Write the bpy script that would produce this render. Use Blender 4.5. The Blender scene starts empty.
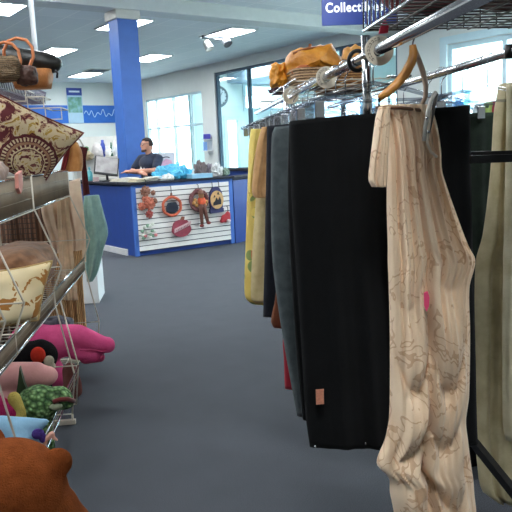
import bpy, bmesh, math, random
from mathutils import Vector, Matrix, noise
random.seed(7)
C = bpy.context.scene.collection
PI = math.pi
sc = bpy.context.scene

# ------------------------------------------------------------------ camera model
F = 680.0
psi, th, rho = math.radians(6), math.radians(8.9), math.radians(2.4)
CAM = Vector((0, 0, 1.47))
fw = Vector((math.sin(psi)*math.cos(th), math.cos(psi)*math.cos(th), -math.sin(th)))
r0 = Vector((math.cos(psi), -math.sin(psi), 0)); u0 = r0.cross(fw)
rt = r0*math.cos(rho) - u0*math.sin(rho); up = u0*math.cos(rho) + r0*math.sin(rho)
def ray(px, py): return fw + rt*((px-256)/F) - up*((py-256)/F)
def V(px, py, y):                       # point of a sight line at a given distance along the aisle
    d = ray(px, py); return CAM + d*(y/d.y)
def onz(px, py, z):
    d = ray(px, py); return CAM + d*((z-CAM.z)/d.z)
T30 = math.radians(30)                  # the building is turned against the aisle
Aax = Vector((-math.sin(T30), math.cos(T30), 0)); Bax = Vector((math.cos(T30), math.sin(T30), 0))
def onplane(px, py, axis, k):           # point of a sight line where p.axis == k
    d = ray(px, py); return CAM + d*((k-CAM.dot(axis))/d.dot(axis))
def b2w(xb, yb, z=0): return Bax*xb + Aax*yb + Vector((0, 0, z))
def w2b(p): return (p.dot(Bax), p.dot(Aax), p.z)

# ------------------------------------------------------------------ materials
def lin(c):
    def f(v):
        v /= 255.0
        return v/12.92 if v <= .04045 else ((v+.055)/1.055)**2.4
    return (f(c[0]), f(c[1]), f(c[2]), 1)
MATS = {}
class NT:
    def __init__(s, name):
        s.m = bpy.data.materials.new(name); s.m.use_nodes = True
        s.t = s.m.node_tree; s.n = s.t.nodes; s.l = s.t.links
        s.b = s.n['Principled BSDF']; s.out = s.n['Material Output']
    def node(s, typ, **kw):
        nd = s.n.new(typ)
        for k, v in kw.items():
            if k.startswith('i_'): nd.inputs[k[2:].replace('_', ' ')].default_value = v
            else: setattr(nd, k, v)
        return nd
    def link(s, a, b): s.l.new(a, b)
    def coord(s, sock='Object'):
        return s.node('ShaderNodeTexCoord').outputs[sock]
    def ramp(s, fac, stops, interp='LINEAR'):
        r = s.node('ShaderNodeValToRGB'); r.color_ramp.interpolation = interp
        e = r.color_ramp.elements
        while len(e) < len(stops): e.new(.5)
        for el, (p, c) in zip(e, stops): el.position = p; el.color = c
        s.link(fac, r.inputs[0]); return r.outputs[0]
    def math(s, op, a, b=None):
        m = s.node('ShaderNodeMath', operation=op)
        for i, v in enumerate((a, b)):
            if v is None: continue
            if hasattr(v, 'node'): s.link(v, m.inputs[i])
            else: m.inputs[i].default_value = v
        return m.outputs[0]
    def mix(s, fac, a, b):
        m = s.node('ShaderNodeMix', data_type='RGBA')
        for k, v in ((0, fac), (6, a), (7, b)):
            if hasattr(v, 'node'): s.link(v, m.inputs[k])
            else: m.inputs[k].default_value = v
        return m.outputs[2]
    def noise(s, scale, detail=3, vec=None, rough=.5, dist=0):
        n = s.node('ShaderNodeTexNoise'); n.inputs['Scale'].default_value = scale
        n.inputs['Detail'].default_value = detail; n.inputs['Roughness'].default_value = rough
        n.inputs['Distortion'].default_value = dist
        s.link(vec if vec is not None else s.coord(), n.inputs['Vector']); return n.outputs[0]
    def bump(s, h, strength=.3, dist=.01):
        b = s.node('ShaderNodeBump'); b.inputs['Strength'].default_value = strength
        b.inputs['Distance'].default_value = dist
        s.link(h, b.inputs['Height']); s.link(b.outputs[0], s.b.inputs['Normal'])
def mat(name, c, rough=.6, metal=0, var=.12, scale=8, bump=0, bscale=60, sheen=0, emit=0, alpha=None, spec=None):
    if name in MATS: return MATS[name]
    t = NT(name); a = lin(c)
    lo = tuple(max(0, v*(1-var)) for v in a[:3])+(1,); hi = tuple(min(1, v*(1+var)) for v in a[:3])+(1,)
    if var:
        t.link(t.ramp(t.noise(scale), [(.3, lo), (.7, hi)]), t.b.inputs['Base Color'])
    else: t.b.inputs['Base Color'].default_value = a
    t.b.inputs['Roughness'].default_value = rough; t.b.inputs['Metallic'].default_value = metal
    if spec is not None: t.b.inputs['Specular IOR Level'].default_value = spec
    if bump: t.bump(t.noise(bscale, 4), bump, .01)
    if sheen: t.b.inputs['Sheen Weight'].default_value = sheen
    if emit:
        t.b.inputs['Emission Color'].default_value = a; t.b.inputs['Emission Strength'].default_value = emit
    MATS[name] = t.m; return t.m
def glassy(name, tint, gl=.1, rough=.02):          # thin pane / clear plastic: mostly see-through with a sheen
    t = NT(name)
    tr = t.node('ShaderNodeBsdfTransparent'); tr.inputs[0].default_value = lin(tint)
    g = t.node('ShaderNodeBsdfGlossy'); g.inputs['Roughness'].default_value = rough
    lw = t.node('ShaderNodeLayerWeight')
    fac = t.math('ADD', t.math('MULTIPLY', t.math('POWER', lw.outputs['Facing'], 5), .6), gl)
    m = t.node('ShaderNodeMixShader'); t.link(fac, m.inputs[0])
    t.link(tr.outputs[0], m.inputs[1]); t.link(g.outputs[0], m.inputs[2])
    t.link(m.outputs[0], t.out.inputs['Surface']); MATS[name] = t.m; return t.m
def fabric(name, c, c2=None, scale=10, bump=.25, sheen=.2):
    if name in MATS: return MATS[name]
    t = NT(name); c2 = c2 or tuple(int(v*.86) for v in c)
    t.link(t.ramp(t.noise(scale, 4), [(.35, lin(c2)), (.65, lin(c))]), t.b.inputs['Base Color'])
    t.b.inputs['Roughness'].default_value = .9; t.b.inputs['Sheen Weight'].default_value = sheen
    t.b.inputs['Specular IOR Level'].default_value = .2
    t.bump(t.noise(140, 3), bump, .004); MATS[name] = t.m; return t.m

CHROME = mat('chrome', (205, 205, 208), .16, 1, .05)
WIRE = mat('coated_wire', (206, 196, 180), .35, .15, .08)
DARKWIRE = mat('purple_grey_wire', (112, 104, 122), .45, .5, .1)
BLACKM = mat('black_metal', (16, 16, 18), .4, .3, .1)
BLUE = mat('blue_paint', (62, 104, 180), .45, 0, .05)
COUNTERBLUE = mat('counter_blue', (29, 60, 132), .45, 0, .06)
WHITE = mat('white_paint', (236, 238, 238), .5, 0, .03)
OFFWHITE = mat('offwhite', (215, 212, 205), .6, 0, .06)
DARKTOP = mat('dark_laminate', (40, 42, 52), .75, 0, .1, 8, 0, 60, 0, 0, None, .15)
SKIN = mat('skin', (196, 140, 116), .55, 0, .08)
GLASS = glassy('window_glass', (238, 246, 247), .04)
CLEAR = glassy('clear_plastic', (222, 226, 232), .18, .15)
ALU = mat('dark_aluminium', (74, 92, 108), .4, .5, .06)
WFRAME = mat('pale_blue_frame', (206, 228, 236), .45, 0, .03)

def carpet_mat():
    t = NT('carpet'); v = t.coord()
    a = t.noise(260, 2, v); b = t.noise(5, 3, v)
    c = t.ramp(a, [(.3, lin((62, 65, 71))), (.7, lin((107, 110, 117)))])
    d = t.ramp(b, [(.3, lin((176, 177, 180))), (.75, lin((200, 201, 204)))])
    m = t.node('ShaderNodeMix', data_type='RGBA', blend_type='MULTIPLY'); m.inputs[0].default_value = .5
    t.link(c, m.inputs[6]); t.link(d, m.inputs[7]); t.link(m.outputs[2], t.b.inputs['Base Color'])
    t.b.inputs['Roughness'].default_value = .95; t.b.inputs['Specular IOR Level'].default_value = .15
    t.bump(a, .5, .006); return t.m
def ceiling_mat():
    t = NT('ceiling_tiles'); v = t.coord()
    br = t.node('ShaderNodeTexBrick'); br.offset = 0; br.inputs['Scale'].default_value = 1
    br.inputs['Brick Width'].default_value = .61; br.inputs['Row Height'].default_value = 1.22
    br.inputs['Mortar Size'].default_value = .012; br.inputs['Mortar Smooth'].default_value = .1
    br.inputs['Color1'].default_value = lin((232, 236, 239)); br.inputs['Color2'].default_value = lin((226, 231, 235))
    br.inputs['Mortar'].default_value = lin((246, 248, 249))
    t.link(v, br.inputs['Vector']); t.link(br.outputs[0], t.b.inputs['Base Color'])
    t.b.inputs['Roughness'].default_value = .9; t.bump(t.noise(90, 3), .3, .004); return t.m

# ------------------------------------------------------------------ mesh builder
class MB:
    def __init__(s): s.v = []; s.f = []; s.sm = []
    def add(s, vs, fs, smooth=True, M=None):
        o = len(s.v)
        s.v += [(M @ Vector(p)) if M else Vector(p) for p in vs]
        s.f += [tuple(o+i for i in f) for f in fs]; s.sm += [smooth]*len(fs); return s
    def box(s, c, d, M=None, bev=0):
        bm = bmesh.new(); bmesh.ops.create_cube(bm, size=1)
        for p in bm.verts: p.co = Vector((p.co.x*d[0]+c[0], p.co.y*d[1]+c[1], p.co.z*d[2]+c[2]))
        if bev: bmesh.ops.bevel(bm, geom=bm.edges[:], offset=bev, segments=2, affect='EDGES', profile=.5)
        return s.bm(bm, bool(bev) and False, M)
    def bm(s, bm, smooth=True, M=None):
        bm.verts.index_update()
        s.add([v.co.copy() for v in bm.verts], [[v.index for v in f.verts] for f in bm.faces], smooth, M); bm.free(); return s
    def bar(s, a, b, w, h=None):        # a square bar between two points
        a, b = Vector(a), Vector(b); d = (b-a); L = d.length; d.normalize()
        x = d.cross(Vector((0, 0, 1)));
        if x.length < .01: x = Vector((1, 0, 0))
        x.normalize(); y = d.cross(x); h = h or w
        vs = [p + x*(sx*w/2) + y*(sy*h/2) for p in (a, b) for sx, sy in ((-1, -1), (1, -1), (1, 1), (-1, 1))]
        return s.add(vs, [(3, 2, 1, 0), (4, 5, 6, 7), (0, 1, 5, 4), (1, 2, 6, 5), (2, 3, 7, 6), (3, 0, 4, 7)], False)
    def tube(s, pts, r, n=8, closed=False):
        pts = [Vector(p) for p in pts]; N = len(pts); rs = r if isinstance(r, (list, tuple)) else [r]*N
        vs = []; prev = None
        for i, p in enumerate(pts):
            if closed: d = pts[(i+1) % N]-pts[i-1]
            else: d = pts[min(i+1, N-1)]-pts[max(i-1, 0)]
            d.normalize()
            if prev is None:
                x = d.cross(Vector((0, 0, 1)))
                if x.length < .05: x = d.cross(Vector((0, 1, 0)))
            else: x = prev - d*prev.dot(d)
            x.normalize(); prev = x; y = d.cross(x)
            vs += [p + x*(rs[i]*math.cos(2*PI*k/n)) + y*(rs[i]*math.sin(2*PI*k/n)) for k in range(n)]
        fs = []
        for i in range(N if closed else N-1):
            j = (i+1) % N
            fs += [(i*n+k, i*n+(k+1) % n, j*n+(k+1) % n, j*n+k) for k in range(n)]
        if not closed: fs += [tuple(range(n))[::-1], tuple((N-1)*n+k for k in range(n))]
        return s.add(vs, fs, True)
    def lathe(s, prof, c=(0, 0, 0), n=20, M=None):
        vs = []; fs = []
        for (r, z) in prof: vs += [(c[0]+r*math.cos(2*PI*k/n), c[1]+r*math.sin(2*PI*k/n), c[2]+z) for k in range(n)]
        for i in range(len(prof)-1): fs += [(i*n+k, i*n+(k+1) % n, (i+1)*n+(k+1) % n, (i+1)*n+k) for k in range(n)]
        fs += [tuple(range(n))[::-1], tuple((len(prof)-1)*n+k for k in range(n))]
        return s.add(vs, fs, True, M)
    def ell(s, c, r, M=None, seg=20, ring=12):
        bm = bmesh.new(); bmesh.ops.create_uvsphere(bm, u_segments=seg, v_segments=ring, radius=1)
        if not hasattr(r, '__len__'): r = (r, r, r)
        for p in bm.verts:
            q = Vector((p.co.x*r[0], p.co.y*r[1], p.co.z*r[2]))
            p.co = (M @ q if M else q) + Vector(c)
        return s.bm(bm)
    def cap(s, a, ra, b, rb):           # tapered limb with round ends
        a, b = Vector(a), Vector(b); s.tube([a.lerp(b, k/6) for k in range(7)], [ra+(rb-ra)*k/6 for k in range(7)], 14)
        s.ell(a, ra, None, 14, 8); s.ell(b, rb, None, 14, 8); return s
    def prism(s, poly, d, M=None):      # poly in x,z ; thickness along y
        n = len(poly); vs = [(x, -d/2, z) for x, z in poly]+[(x, d/2, z) for x, z in poly]
        fs = [tuple(range(n)), tuple(range(2*n-1, n-1, -1))]+[(i, i+n, (i+1) % n+n, (i+1) % n) for i in range(n)]
        return s.add(vs, fs, False, M)
    def build(s, name, m, parent=None, loc=None, rotz=0, world=False):
        vs = s.v
        if world and parent is not None:
            inv = parent_matrix(parent).inverted(); vs = [inv @ p for p in vs]
        me = bpy.data.meshes.new(name); me.from_pydata(vs, [], s.f)
        for p, b in zip(me.polygons, s.sm): p.use_smooth = b
        bm = bmesh.new(); bm.from_mesh(me); bmesh.ops.recalc_face_normals(bm, faces=bm.faces[:]); bm.to_mesh(me); bm.free()
        me.materials.append(m)
        o = bpy.data.objects.new(name, me); C.objects.link(o)
        if parent: o.parent = parent
        if loc is not None: o.location = loc
        if rotz: o.rotation_euler = (0, 0, rotz)
        return o
def parent_matrix(o):
    M = o.matrix_basis.copy()
    while o.parent: o = o.parent; M = o.matrix_basis @ M
    return M
def tag(o, label, cat, group=None, kind=None):
    if label: o['label'] = label
    if cat: o['category'] = cat
    if group: o['group'] = group
    if kind: o['kind'] = kind
    return o
def thing(name, label, cat, loc=(0, 0, 0), rotz=0, group=None, kind=None):
    o = bpy.data.objects.new(name, None); C.objects.link(o)
    o.location = loc; o.rotation_euler = (0, 0, rotz); o.empty_display_size = .1
    return tag(o, label, cat, group, kind)
def solo(name, mb, m, label, cat, group=None, rotz=0, kind=None):    # world-space geometry -> one mesh with its origin at its base
    xs = [p.x for p in mb.v]; ys = [p.y for p in mb.v]; z = min(p.z for p in mb.v)
    loc = Vector(((min(xs)+max(xs))/2, (min(ys)+max(ys))/2, z))
    inv = (Matrix.Translation(loc) @ Matrix.Rotation(rotz, 4, 'Z')).inverted()
    mb.v = [inv @ p for p in mb.v]
    return tag(mb.build(name, m, None, loc, rotz), label, cat, group, kind)
def remesh(o, vox, smooth=6):
    a = o.modifiers.new('remesh', 'REMESH'); a.mode = 'VOXEL'; a.voxel_size = vox; a.use_smooth_shade = True
    b = o.modifiers.new('smooth', 'SMOOTH'); b.factor = .5; b.iterations = smooth
    return o
def dup(root, loc, rotz=None, label=None, group=None):
    r = root.copy(); C.objects.link(r); r.location = loc
    if rotz is not None: r.rotation_euler = (0, 0, rotz)
    if label: r['label'] = label
    if group: r['group'] = group
    for ch in list(root.children):
        c = ch.copy(); C.objects.link(c); c.parent = r
        for g in list(ch.children):
            d = g.copy(); C.objects.link(d); d.parent = c
    return r
def arc(c, r, a0, a1, n, ax='xz', flat=1):
    out = []
    for k in range(n+1):
        a = a0+(a1-a0)*k/n; x, z = r*math.cos(a), r*math.sin(a)*flat
        out.append(Vector(c)+(Vector((x, 0, z)) if ax == 'xz' else Vector((0, x, z)) if ax == 'yz' else Vector((x, z, 0))))
    return out

# ------------------------------------------------------------------ setting (building frame, turned 30 degrees)
CEIL, XW, YW = 3.95, 11.0, 22.5
XL, YF = -9.0, -6.0
def struct(name, mb, m, rot=T30):
    o = mb.build(name, m, None, (0, 0, 0), rot); o['kind'] = 'structure'; return o
struct('floor', MB().box(((XL+XW+.2)/2, (YF+YW)/2, -.05), (XW+.2-XL, YW-YF, .1)), carpet_mat())
struct('ceiling', MB().box(((XL+XW+.2)/2, (YF+YW)/2, CEIL+.05), (XW+.2-XL, YW-YF, .1)), ceiling_mat())
WALLM = mat('wall_paint', (226, 228, 224), .8, 0, .03, 2)
def wall_x(mb, x, t, y0, y1, holes):     # wall in a plane of constant xb with openings (y0,y1,z0,z1)
    hs = sorted(holes); cur = y0
    def b(ya, yb, za, zb):
        if yb-ya > .001 and zb-za > .001: mb.box((x+t/2, (ya+yb)/2, (za+zb)/2), (t, yb-ya, zb-za))
    for (ha, hb, za, zb) in hs:
        b(cur, ha, 0, CEIL); b(ha, hb, 0, za); b(ha, hb, zb, CEIL); cur = hb
    b(cur, y1, 0, CEIL)
def w1(px, py): p = onplane(px, py, Bax, XW); return p.dot(Aax), p.z
ya, za = w1(201, 90); yb_, zb_ = w1(145, 101)
wl0, wl1, wlt = ya, yb_, (za+zb_)/2
s1, st = w1(214, 73); s0, _ = w1(397, 40)
r1_, rtop = w1(447, 45); r0_ = r1_-5.0
holes = [(wl0, wl1, .9, wlt), (s0, s1, .06, st), (r0_, r1_, 1.0, rtop)]
mb = MB(); wall_x(mb, XW, .18, YF, YW, holes); struct('wall_right', mb, WALLM)
struct('wall_back', MB().box(((XL+XW)/2, YW+.1, CEIL/2), (XW-XL+.36, .2, CEIL)), WALLM)
struct('wall_left', MB().box((XL-.1, (YF+YW)/2, CEIL/2), (.2, YW-YF, CEIL)), WALLM)
struct('wall_front', MB().box(((XL+XW)/2, YF-.1, CEIL/2), (XW-XL+.4, .2, CEIL)), WALLM)
# windows : frame + panes
def window(name, y0, y1, z0, z1, muls, trans, m, fwid=.06, x=XW, dep=.1):
    w = MB(); xc = x+.09
    for y in [y0+fwid/2, y1-fwid/2]+muls: w.box((xc, y, (z0+z1)/2), (dep, fwid, z1-z0))
    for z in [z0+fwid/2, z1-fwid/2]+trans: w.box((xc, (y0+y1)/2, z), (dep*.9, y1-y0, fwid))
    o = struct(name, w, m)
    g = MB().box((xc, (y0+y1)/2, (z0+z1)/2), (.008, y1-y0-.02, z1-z0-.02)).build('glass_pane', GLASS, o)
    return o
mlist = [w1(155, 110)[0], w1(172, 110)[0], w1(191, 110)[0]]
window('window_1', wl0, wl1, .9, wlt, mlist, [w1(180, 126)[1]], WFRAME)
smul = [w1(247, 90)[0], w1(290, 90)[0], w1(340, 90)[0]]
window('window_2', s0, s1, .06, st, smul, [], ALU, .075)
window('window_3', r0_, r1_, 1.0, rtop, [w1(503, 60)[0], r0_+1.6], [], WFRAME, .09)
# white casing round the near window
t_ = MB()
for y in (r1_+.07, r0_-.07): t_.box((XW-.015, y, (1+rtop)/2), (.03, .16, rtop-1+.3))
t_.box((XW-.015, (r0_+r1_)/2, rtop+.08), (.03, r1_-r0_, .14)); t_.box((XW-.03, (r0_+r1_)/2, .96), (.08, r1_-r0_+.3, .06))
struct('trim_2', t_, WFRAME)
# glazed vestibule behind the storefront
VX = XW+4.2
vy0, vy1 = s0-.3, s1+1.7
VM = mat('vestibule_paint', (214, 226, 226), .8, 0, .03, 2)
def vend(px, py): p = onplane(px, py, Aax, vy1); return p.dot(Bax), p.z
struct('ceiling_vestibule', MB().box(((XW+.2+VX+.15)/2, (vy0+vy1)/2, CEIL+.05), (VX-XW-.05, vy1-vy0+.24, .1)), VM)
struct('floor_vestibule', MB().box(((XW+.2+VX+.15)/2, (vy0+vy1)/2, -.05), (VX-XW-.05, vy1-vy0+.24, .1)), mat('vestibule_floor', (150, 150, 150), .6, 0, .05))
vb2 = MB(); wall_x(vb2, VX, .15, vy0, vy1+.12, [(vy0+1, vy1-1, .9, 3.0)]); struct('wall_vestibule', vb2, VM)
window('window_6', vy0+1, vy1-1, .9, 3.0, [(vy0+vy1)/2], [], WFRAME, .1, VX)
struct('wall_vestibule_side', MB().box(((XW+.2+VX)/2, vy0-.06, CEIL/2), (VX-XW-.2, .12, CEIL)), VM)
dx0, dtop = vend(223.5, 116); dx1, _ = vend(245.5, 116); wx0, wtop = vend(241, 83); wx1, wbot = XW+4.0, vend(243, 111)[1]
def wall_y(mb, y, t, x0, x1, holes):
    hs = sorted(holes); cur = x0
    def bb(xa, xb_, za, zb):
        if xb_-xa > .001 and zb-za > .001: mb.box(((xa+xb_)/2, y+t/2, (za+zb)/2), (xb_-xa, t, zb-za))
    for (ha, hb, z0, z1) in hs:
        bb(cur, ha, 0, CEIL); bb(ha, hb, 0, z0); bb(ha, hb, z1, CEIL); cur = hb
    bb(cur, x1, 0, CEIL)
dx0 = max(dx0, XW+.3)
eb = MB(); wall_y(eb, vy1, .12, XW+.18, VX, [(dx0, min(dx1, wx0-.05), .05, dtop), (wx0+.05, min(wx1, VX-.1), wbot, wtop)])
struct('wall_vestibule_end', eb, VM)
def window_y(name, x0, x1, z0, z1, fw_, m, trans=()):
    w = MB()
    for x in (x0+fw_/2, x1-fw_/2): w.box((x, vy1+.05, (z0+z1)/2), (fw_, .16, z1-z0))
    for z in [z0+fw_/2, z1-fw_/2]+list(trans): w.box(((x0+x1)/2, vy1+.05, z), (x1-x0, .14, fw_))
    o = struct(name, w, m)
    MB().box(((x0+x1)/2, vy1+.05, (z0+z1)/2), (x1-x0-.02, .008, z1-z0-.02)).build('glass_pane', GLASS, o)
window_y('door_1', dx0, min(dx1, wx0-.05), .05, dtop, .14, WFRAME)
window_y('window_7', wx0+.05, min(wx1, VX-.1), wbot, wtop, .1, WFRAME)
print('vest', dx0, dx1, wx0, wx1, dtop, s0, s1, wl0, wl1, r1_)
# beam and column
ctop = onz(122, 12, 3.73); cxb, cyb, _ = w2b(ctop)
struct('trim_1', MB().box(((XL+XW)/2, cyb-.05, 3.84), (XW-XL, .42, .22)), mat('beam_paint', (214, 217, 216), .8, 0, .03))
col = thing('column', None, None, b2w(cxb, cyb), T30, None, 'structure')
MB().box((0, 0, 1.85), (.35, .35, 3.7), None, .006).build('shaft', BLUE, col)
MB().box((0, 0, 3.66), (.43, .43, .14), None, .01).build('capital', OFFWHITE, col)
# outdoors
GROUNDM = mat('pale_concrete', (216, 214, 206), .9, 0, .06, 1)
o = MB().box((26, 9, -.25), (29.5, 60, .2)).build('ground_outside', GROUNDM, None, (0, 0, 0), T30); o['kind'] = 'structure'
cn = MB().box((XW+3.6, (wl0+wl1)/2+1.5, 3.75), (4, 9, .3)).box((XW+5.5, wl0-1.4, 1.75), (.35, .35, 3.8))
MB_SOFFIT = mat('canopy_grey', (150, 170, 190), .7, 0, .05)
tag(cn.build('canopy', MB_SOFFIT, None, (0, 0, 0), T30), None, None, None, 'structure')

# stripe on the back wall, poster
def w2(px, py): p = onplane(px, py, Aax, YW); return p.dot(Bax), p.z
zt = w2(95, 105.5)[1]; zb = w2(95, 123)[1]
struct('trim_3', MB().box(((XL+XW)/2, YW-.01, (zt+zb)/2), (XW-XL-.1, .02, zt-zb)), mat('stripe_blue', (38, 104, 196), .5, 0, .05))
# pale handwriting-like lettering on the stripe
xa = w2(84, 114)[0]; xb2 = w2(150, 116)[0]; pts = []
zc = (zt+zb)/2
for k in range(240):
    u = k/239; pts.append((xa+(xb2-xa)*u, YW-.035, zc+.02+.10*math.sin(u*75)*(.5+.5*math.sin(u*17)**2)+.05*math.sin(u*31)))
tag(MB().tube(pts, .014, 5).build('wall_lettering', mat('pale_blue_lettering', (190, 214, 240), .6, 0, 0), None, (0, 0, 0), T30),
    'pale blue script lettering running along the blue wall stripe', 'lettering')
px0, pz1 = w2(65.5, 88); px1, pz0 = w2(83.5, 123)
po = thing('wall_poster', 'poster with blue heading and green picture on the far wall', 'poster', b2w((px0+px1)/2, YW-.04, pz0), T30)
pw, ph = px1-px0, pz1-pz0
MB().box((0, 0, ph/2), (pw, .015, ph)).build('sheet', mat('poster_paper', (172, 200, 220), .5, 0, .05), po)
MB().box((0, -.012, ph*.895), (pw, .01, ph*.21)).build('heading', mat('poster_blue', (44, 66, 150), .5, 0, .05), po)
t = NT('poster_picture'); t.link(t.ramp(t.noise(5, 4), [(.3, lin((60, 110, 110))), (.5, lin((110, 160, 140))), (.7, lin((150, 190, 215)))]), t.b.inputs['Base Color'])
MB().box((0, -.012, ph*.52), (pw*.9, .01, ph*.44)).build('picture', t.m, po)
MB().box((0, -.02, ph*.9), (pw*.7, .006, ph*.05)).build('heading_lettering', mat('poster_white', (220, 226, 235), .5, 0, 0), po)

# ceiling lights
def troffer(px, py, label, loc=None, first=[None]):
    p = onz(px, py, CEIL) if loc is None else loc
    if first[0] is None:
        r = thing('ceiling_light', label, 'ceiling light', p, T30, 'lit ceiling troffers')
        f = MB()
        for s in (-1, 1): f.box((s*.315, 0, -.012), (.03, 1.29, .03)); f.box((0, s*.63, -.012), (.66, .03, .03))
        f.build('frame', WHITE, r)
        em = NT('troffer_light'); em.b.inputs['Base Color'].default_value = (1, 1, 1, 1)
        em.b.inputs['Emission Color'].default_value = (.93, .98, 1, 1); em.b.inputs['Emission Strength'].default_value = LIGHT
        MB().box((0, 0, -.01), (.6, 1.23, .012)).build('diffuser', em.m, r)
        first[0] = r; return r
    return dup(first[0], p, None, label)
LIGHT = 28.0
troffer(2, 6, 'lit ceiling panel cut by the upper picture corner, nearer than the others')
troffer(55, 51.5, 'lit ceiling panel just above the black bag, beside the white pole')
troffer(85, 74.5, 'small far lit ceiling panel above the wall poster')
troffer(124, 24, 'lit ceiling panel half hidden behind the blue column top')
troffer(150, 57.5, 'lit ceiling panel just beside the blue column, mid height')
troffer(227.5, 33, 'lit ceiling panel beside the twin emergency lamps')
for (xb, yb) in ((-1.5, 13.5), (-4.4, 17)):
    troffer(0, 0, 'lit ceiling panel further along the store ceiling', b2w(xb, yb, CEIL))
def pix(p):
    q = p-CAM; d = q.dot(fw); return (256+F*q.dot(rt)/d, 256-F*q.dot(up)/d) if d > .2 else None
for xb in (-5.8, -2.9, 0, 2.9, 5.8, 8.6):  # out-of-view panels, added to brighten the garments and bins
    for yb in (-3.5, -.2, 3.1, 6.4, 9.7):
        p = b2w(xb, yb, CEIL); q = pix(p)
        if yb < 6 and (xb, yb) not in ((2.9, -.2), (0, 3.1), (0, -.2)): continue
        if q is None or q[1] < -25 or q[0] < -40 or q[0] > 560: troffer(0, 0, 'unseen ceiling panel added overhead to light the aisles', p)
troffer(0, 0, 'lit ceiling panel inside the glazed vestibule', b2w(XW+1.4, w1(228, 80)[0]+.6, CEIL))
vp = onz(97, 70, CEIL); vr = thing('ceiling_vent', 'grey slatted air vent beside a far ceiling light', 'vent', vp, T30)
f = MB(); f.box((0, 0, -.012), (.62, .62, .02)); f.build('frame', OFFWHITE, vr)
f = MB()
for k in range(7): f.box((0, -.24+k*.08, -.03), (.54, .03, .02))
f.build('slats', mat('vent_grey', (110, 118, 126), .6, 0, .05), vr)
# twin emergency lamps under the ceiling
ep = onz(213, 35.5, CEIL)
er = thing('emergency_light', 'twin-headed emergency lamp hanging from the ceiling by a lit panel', 'lamp', ep, 0)
MB().box((0, 0, -.03), (.5, .14, .06), None, .01).tube([(-.1, 0, -.05), (-.13, -.02, -.16)], .012).tube([(.2, 0, -.05), (.24, -.02, -.1)], .012).build('base', mat('lamp_grey', (70, 78, 88), .5, 0, .05), er)
for x, z, m in ((-.13, -.2, OFFWHITE), (.27, -.12, mat('lamp_dark', (58, 60, 66), .5, 0, .1))):
    R = Matrix.Translation((x, -.03, z)) @ Matrix.Rotation(math.radians(150 if x > 0 else 160), 4, 'X') @ Matrix.Rotation(math.radians(25), 4, 'Y')
    MB().lathe([(.05, -.1), (.075, -.07), (.095, .07), (.1, .11), (.08, .1)], (0, 0, 0), 18, R).build('lamp_head', m, er)
# white ceiling pole
pp = V(35.2, 50, 8.3)
solo('pole', MB().tube([(pp.x, pp.y, 2.25), (pp.x, pp.y, CEIL)], .03, 14), mat('pole_white', (205, 208, 212), .5, 0, .03),
     'slim white pole dropping from the ceiling behind the handbags', 'pole')
# sign
sp = V(322, 26, 9.6); sg = thing('hanging_sign', 'royal blue hanging sign reading Collectibles in white letters', 'sign', sp, math.radians(-4))
sw, sh = 1.06, .46
MB().box((sw/2, 0, sh/2), (sw, .03, sh), None, .004).build('panel', mat('sign_blue', (24, 46, 112), .45, 0, .04), sg)
cu = bpy.data.curves.new('txt', 'FONT'); cu.body = 'Collectibles'; cu.size = .175; cu.extrude = .004; cu.offset = .004; cu.space_character = 1.1
to = bpy.data.objects.new('tmp', cu); C.objects.link(to); bpy.context.view_layer.update()
me = bpy.data.meshes.new_from_object(to.evaluated_get(bpy.context.evaluated_depsgraph_get())); bpy.data.objects.remove(to)
wtx = max(v.co.x for v in me.vertices)
me.transform(Matrix.Translation((.05, -.02, .175)) @ Matrix.Scale(.80/wtx*1.0, 4, (1, 0, 0)) @ Matrix.Rotation(PI/2, 4, 'X'))
me.materials.append(mat('sign_white', (238, 240, 244), .5, 0, 0))
lo = bpy.data.objects.new('lettering', me); C.objects.link(lo); lo.parent = sg
for x in (.15, .9): MB().tube([(x, 0, sh), (x, 0, CEIL-sp.z)], .004, 6).build('chain', CHROME, sg)

# ------------------------------------------------------------------ service counter
P0 = onz(136.2, 257.2, 0); CH = 1.07; CL = 1.72; CD = .5; LD = .3
ct = thing('service_counter', 'blue service counter with dark top and white slatted front', 'counter', P0, T30)
# local x along front, local y going back
MB().box((CL/2, CD/2, (CH-.04)/2+.0), (CL, CD-.02, CH-.06)).box((LD/2, 1.55, (CH-.04)/2), (LD-.01, 2.3, CH-.06)).build('body', COUNTERBLUE, ct)
sb = MB().box((CL/2, -.002, .53), (CL-.12, .02, .92))
sb.build('slat_backing', mat('groove_dark', (60, 58, 66), .7, 0, .05), ct)
sl = MB(); ns = 12; z0, z1 = .075, 1.0
for k in range(ns):
    h = (z1-z0)/ns; sl.box((CL/2, -.018, z0+h*(k+.5)), (CL-.1, .016, h-.014))
sl.build('slat_panel', mat('slat_white', (226, 222, 218), .45, 0, .03), ct)
MB().box((.02, -.008, .52), (.06, .04, 1.02)).box((CL-.03, -.008, .52), (.07, .04, 1.02)).box((CL/2, -.008, 1.015), (CL, .04, .045)).build('corner_trim', BLUE, ct)
MB().box((CL/2, CD/2-.02, CH-.015), (CL+.06, CD+.08, .035), None, .006).box((LD/2-.02, 1.55, CH-.0155), (LD+.06, 2.35, .034), None, .006).build('countertop', DARKTOP, ct)
MB().box((-.012, 1.55, .045), (.02, 2.6, .09)).build('baseboard', mat('baseboard_grey', (196, 196, 198), .6, 0, .05), ct)
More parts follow.
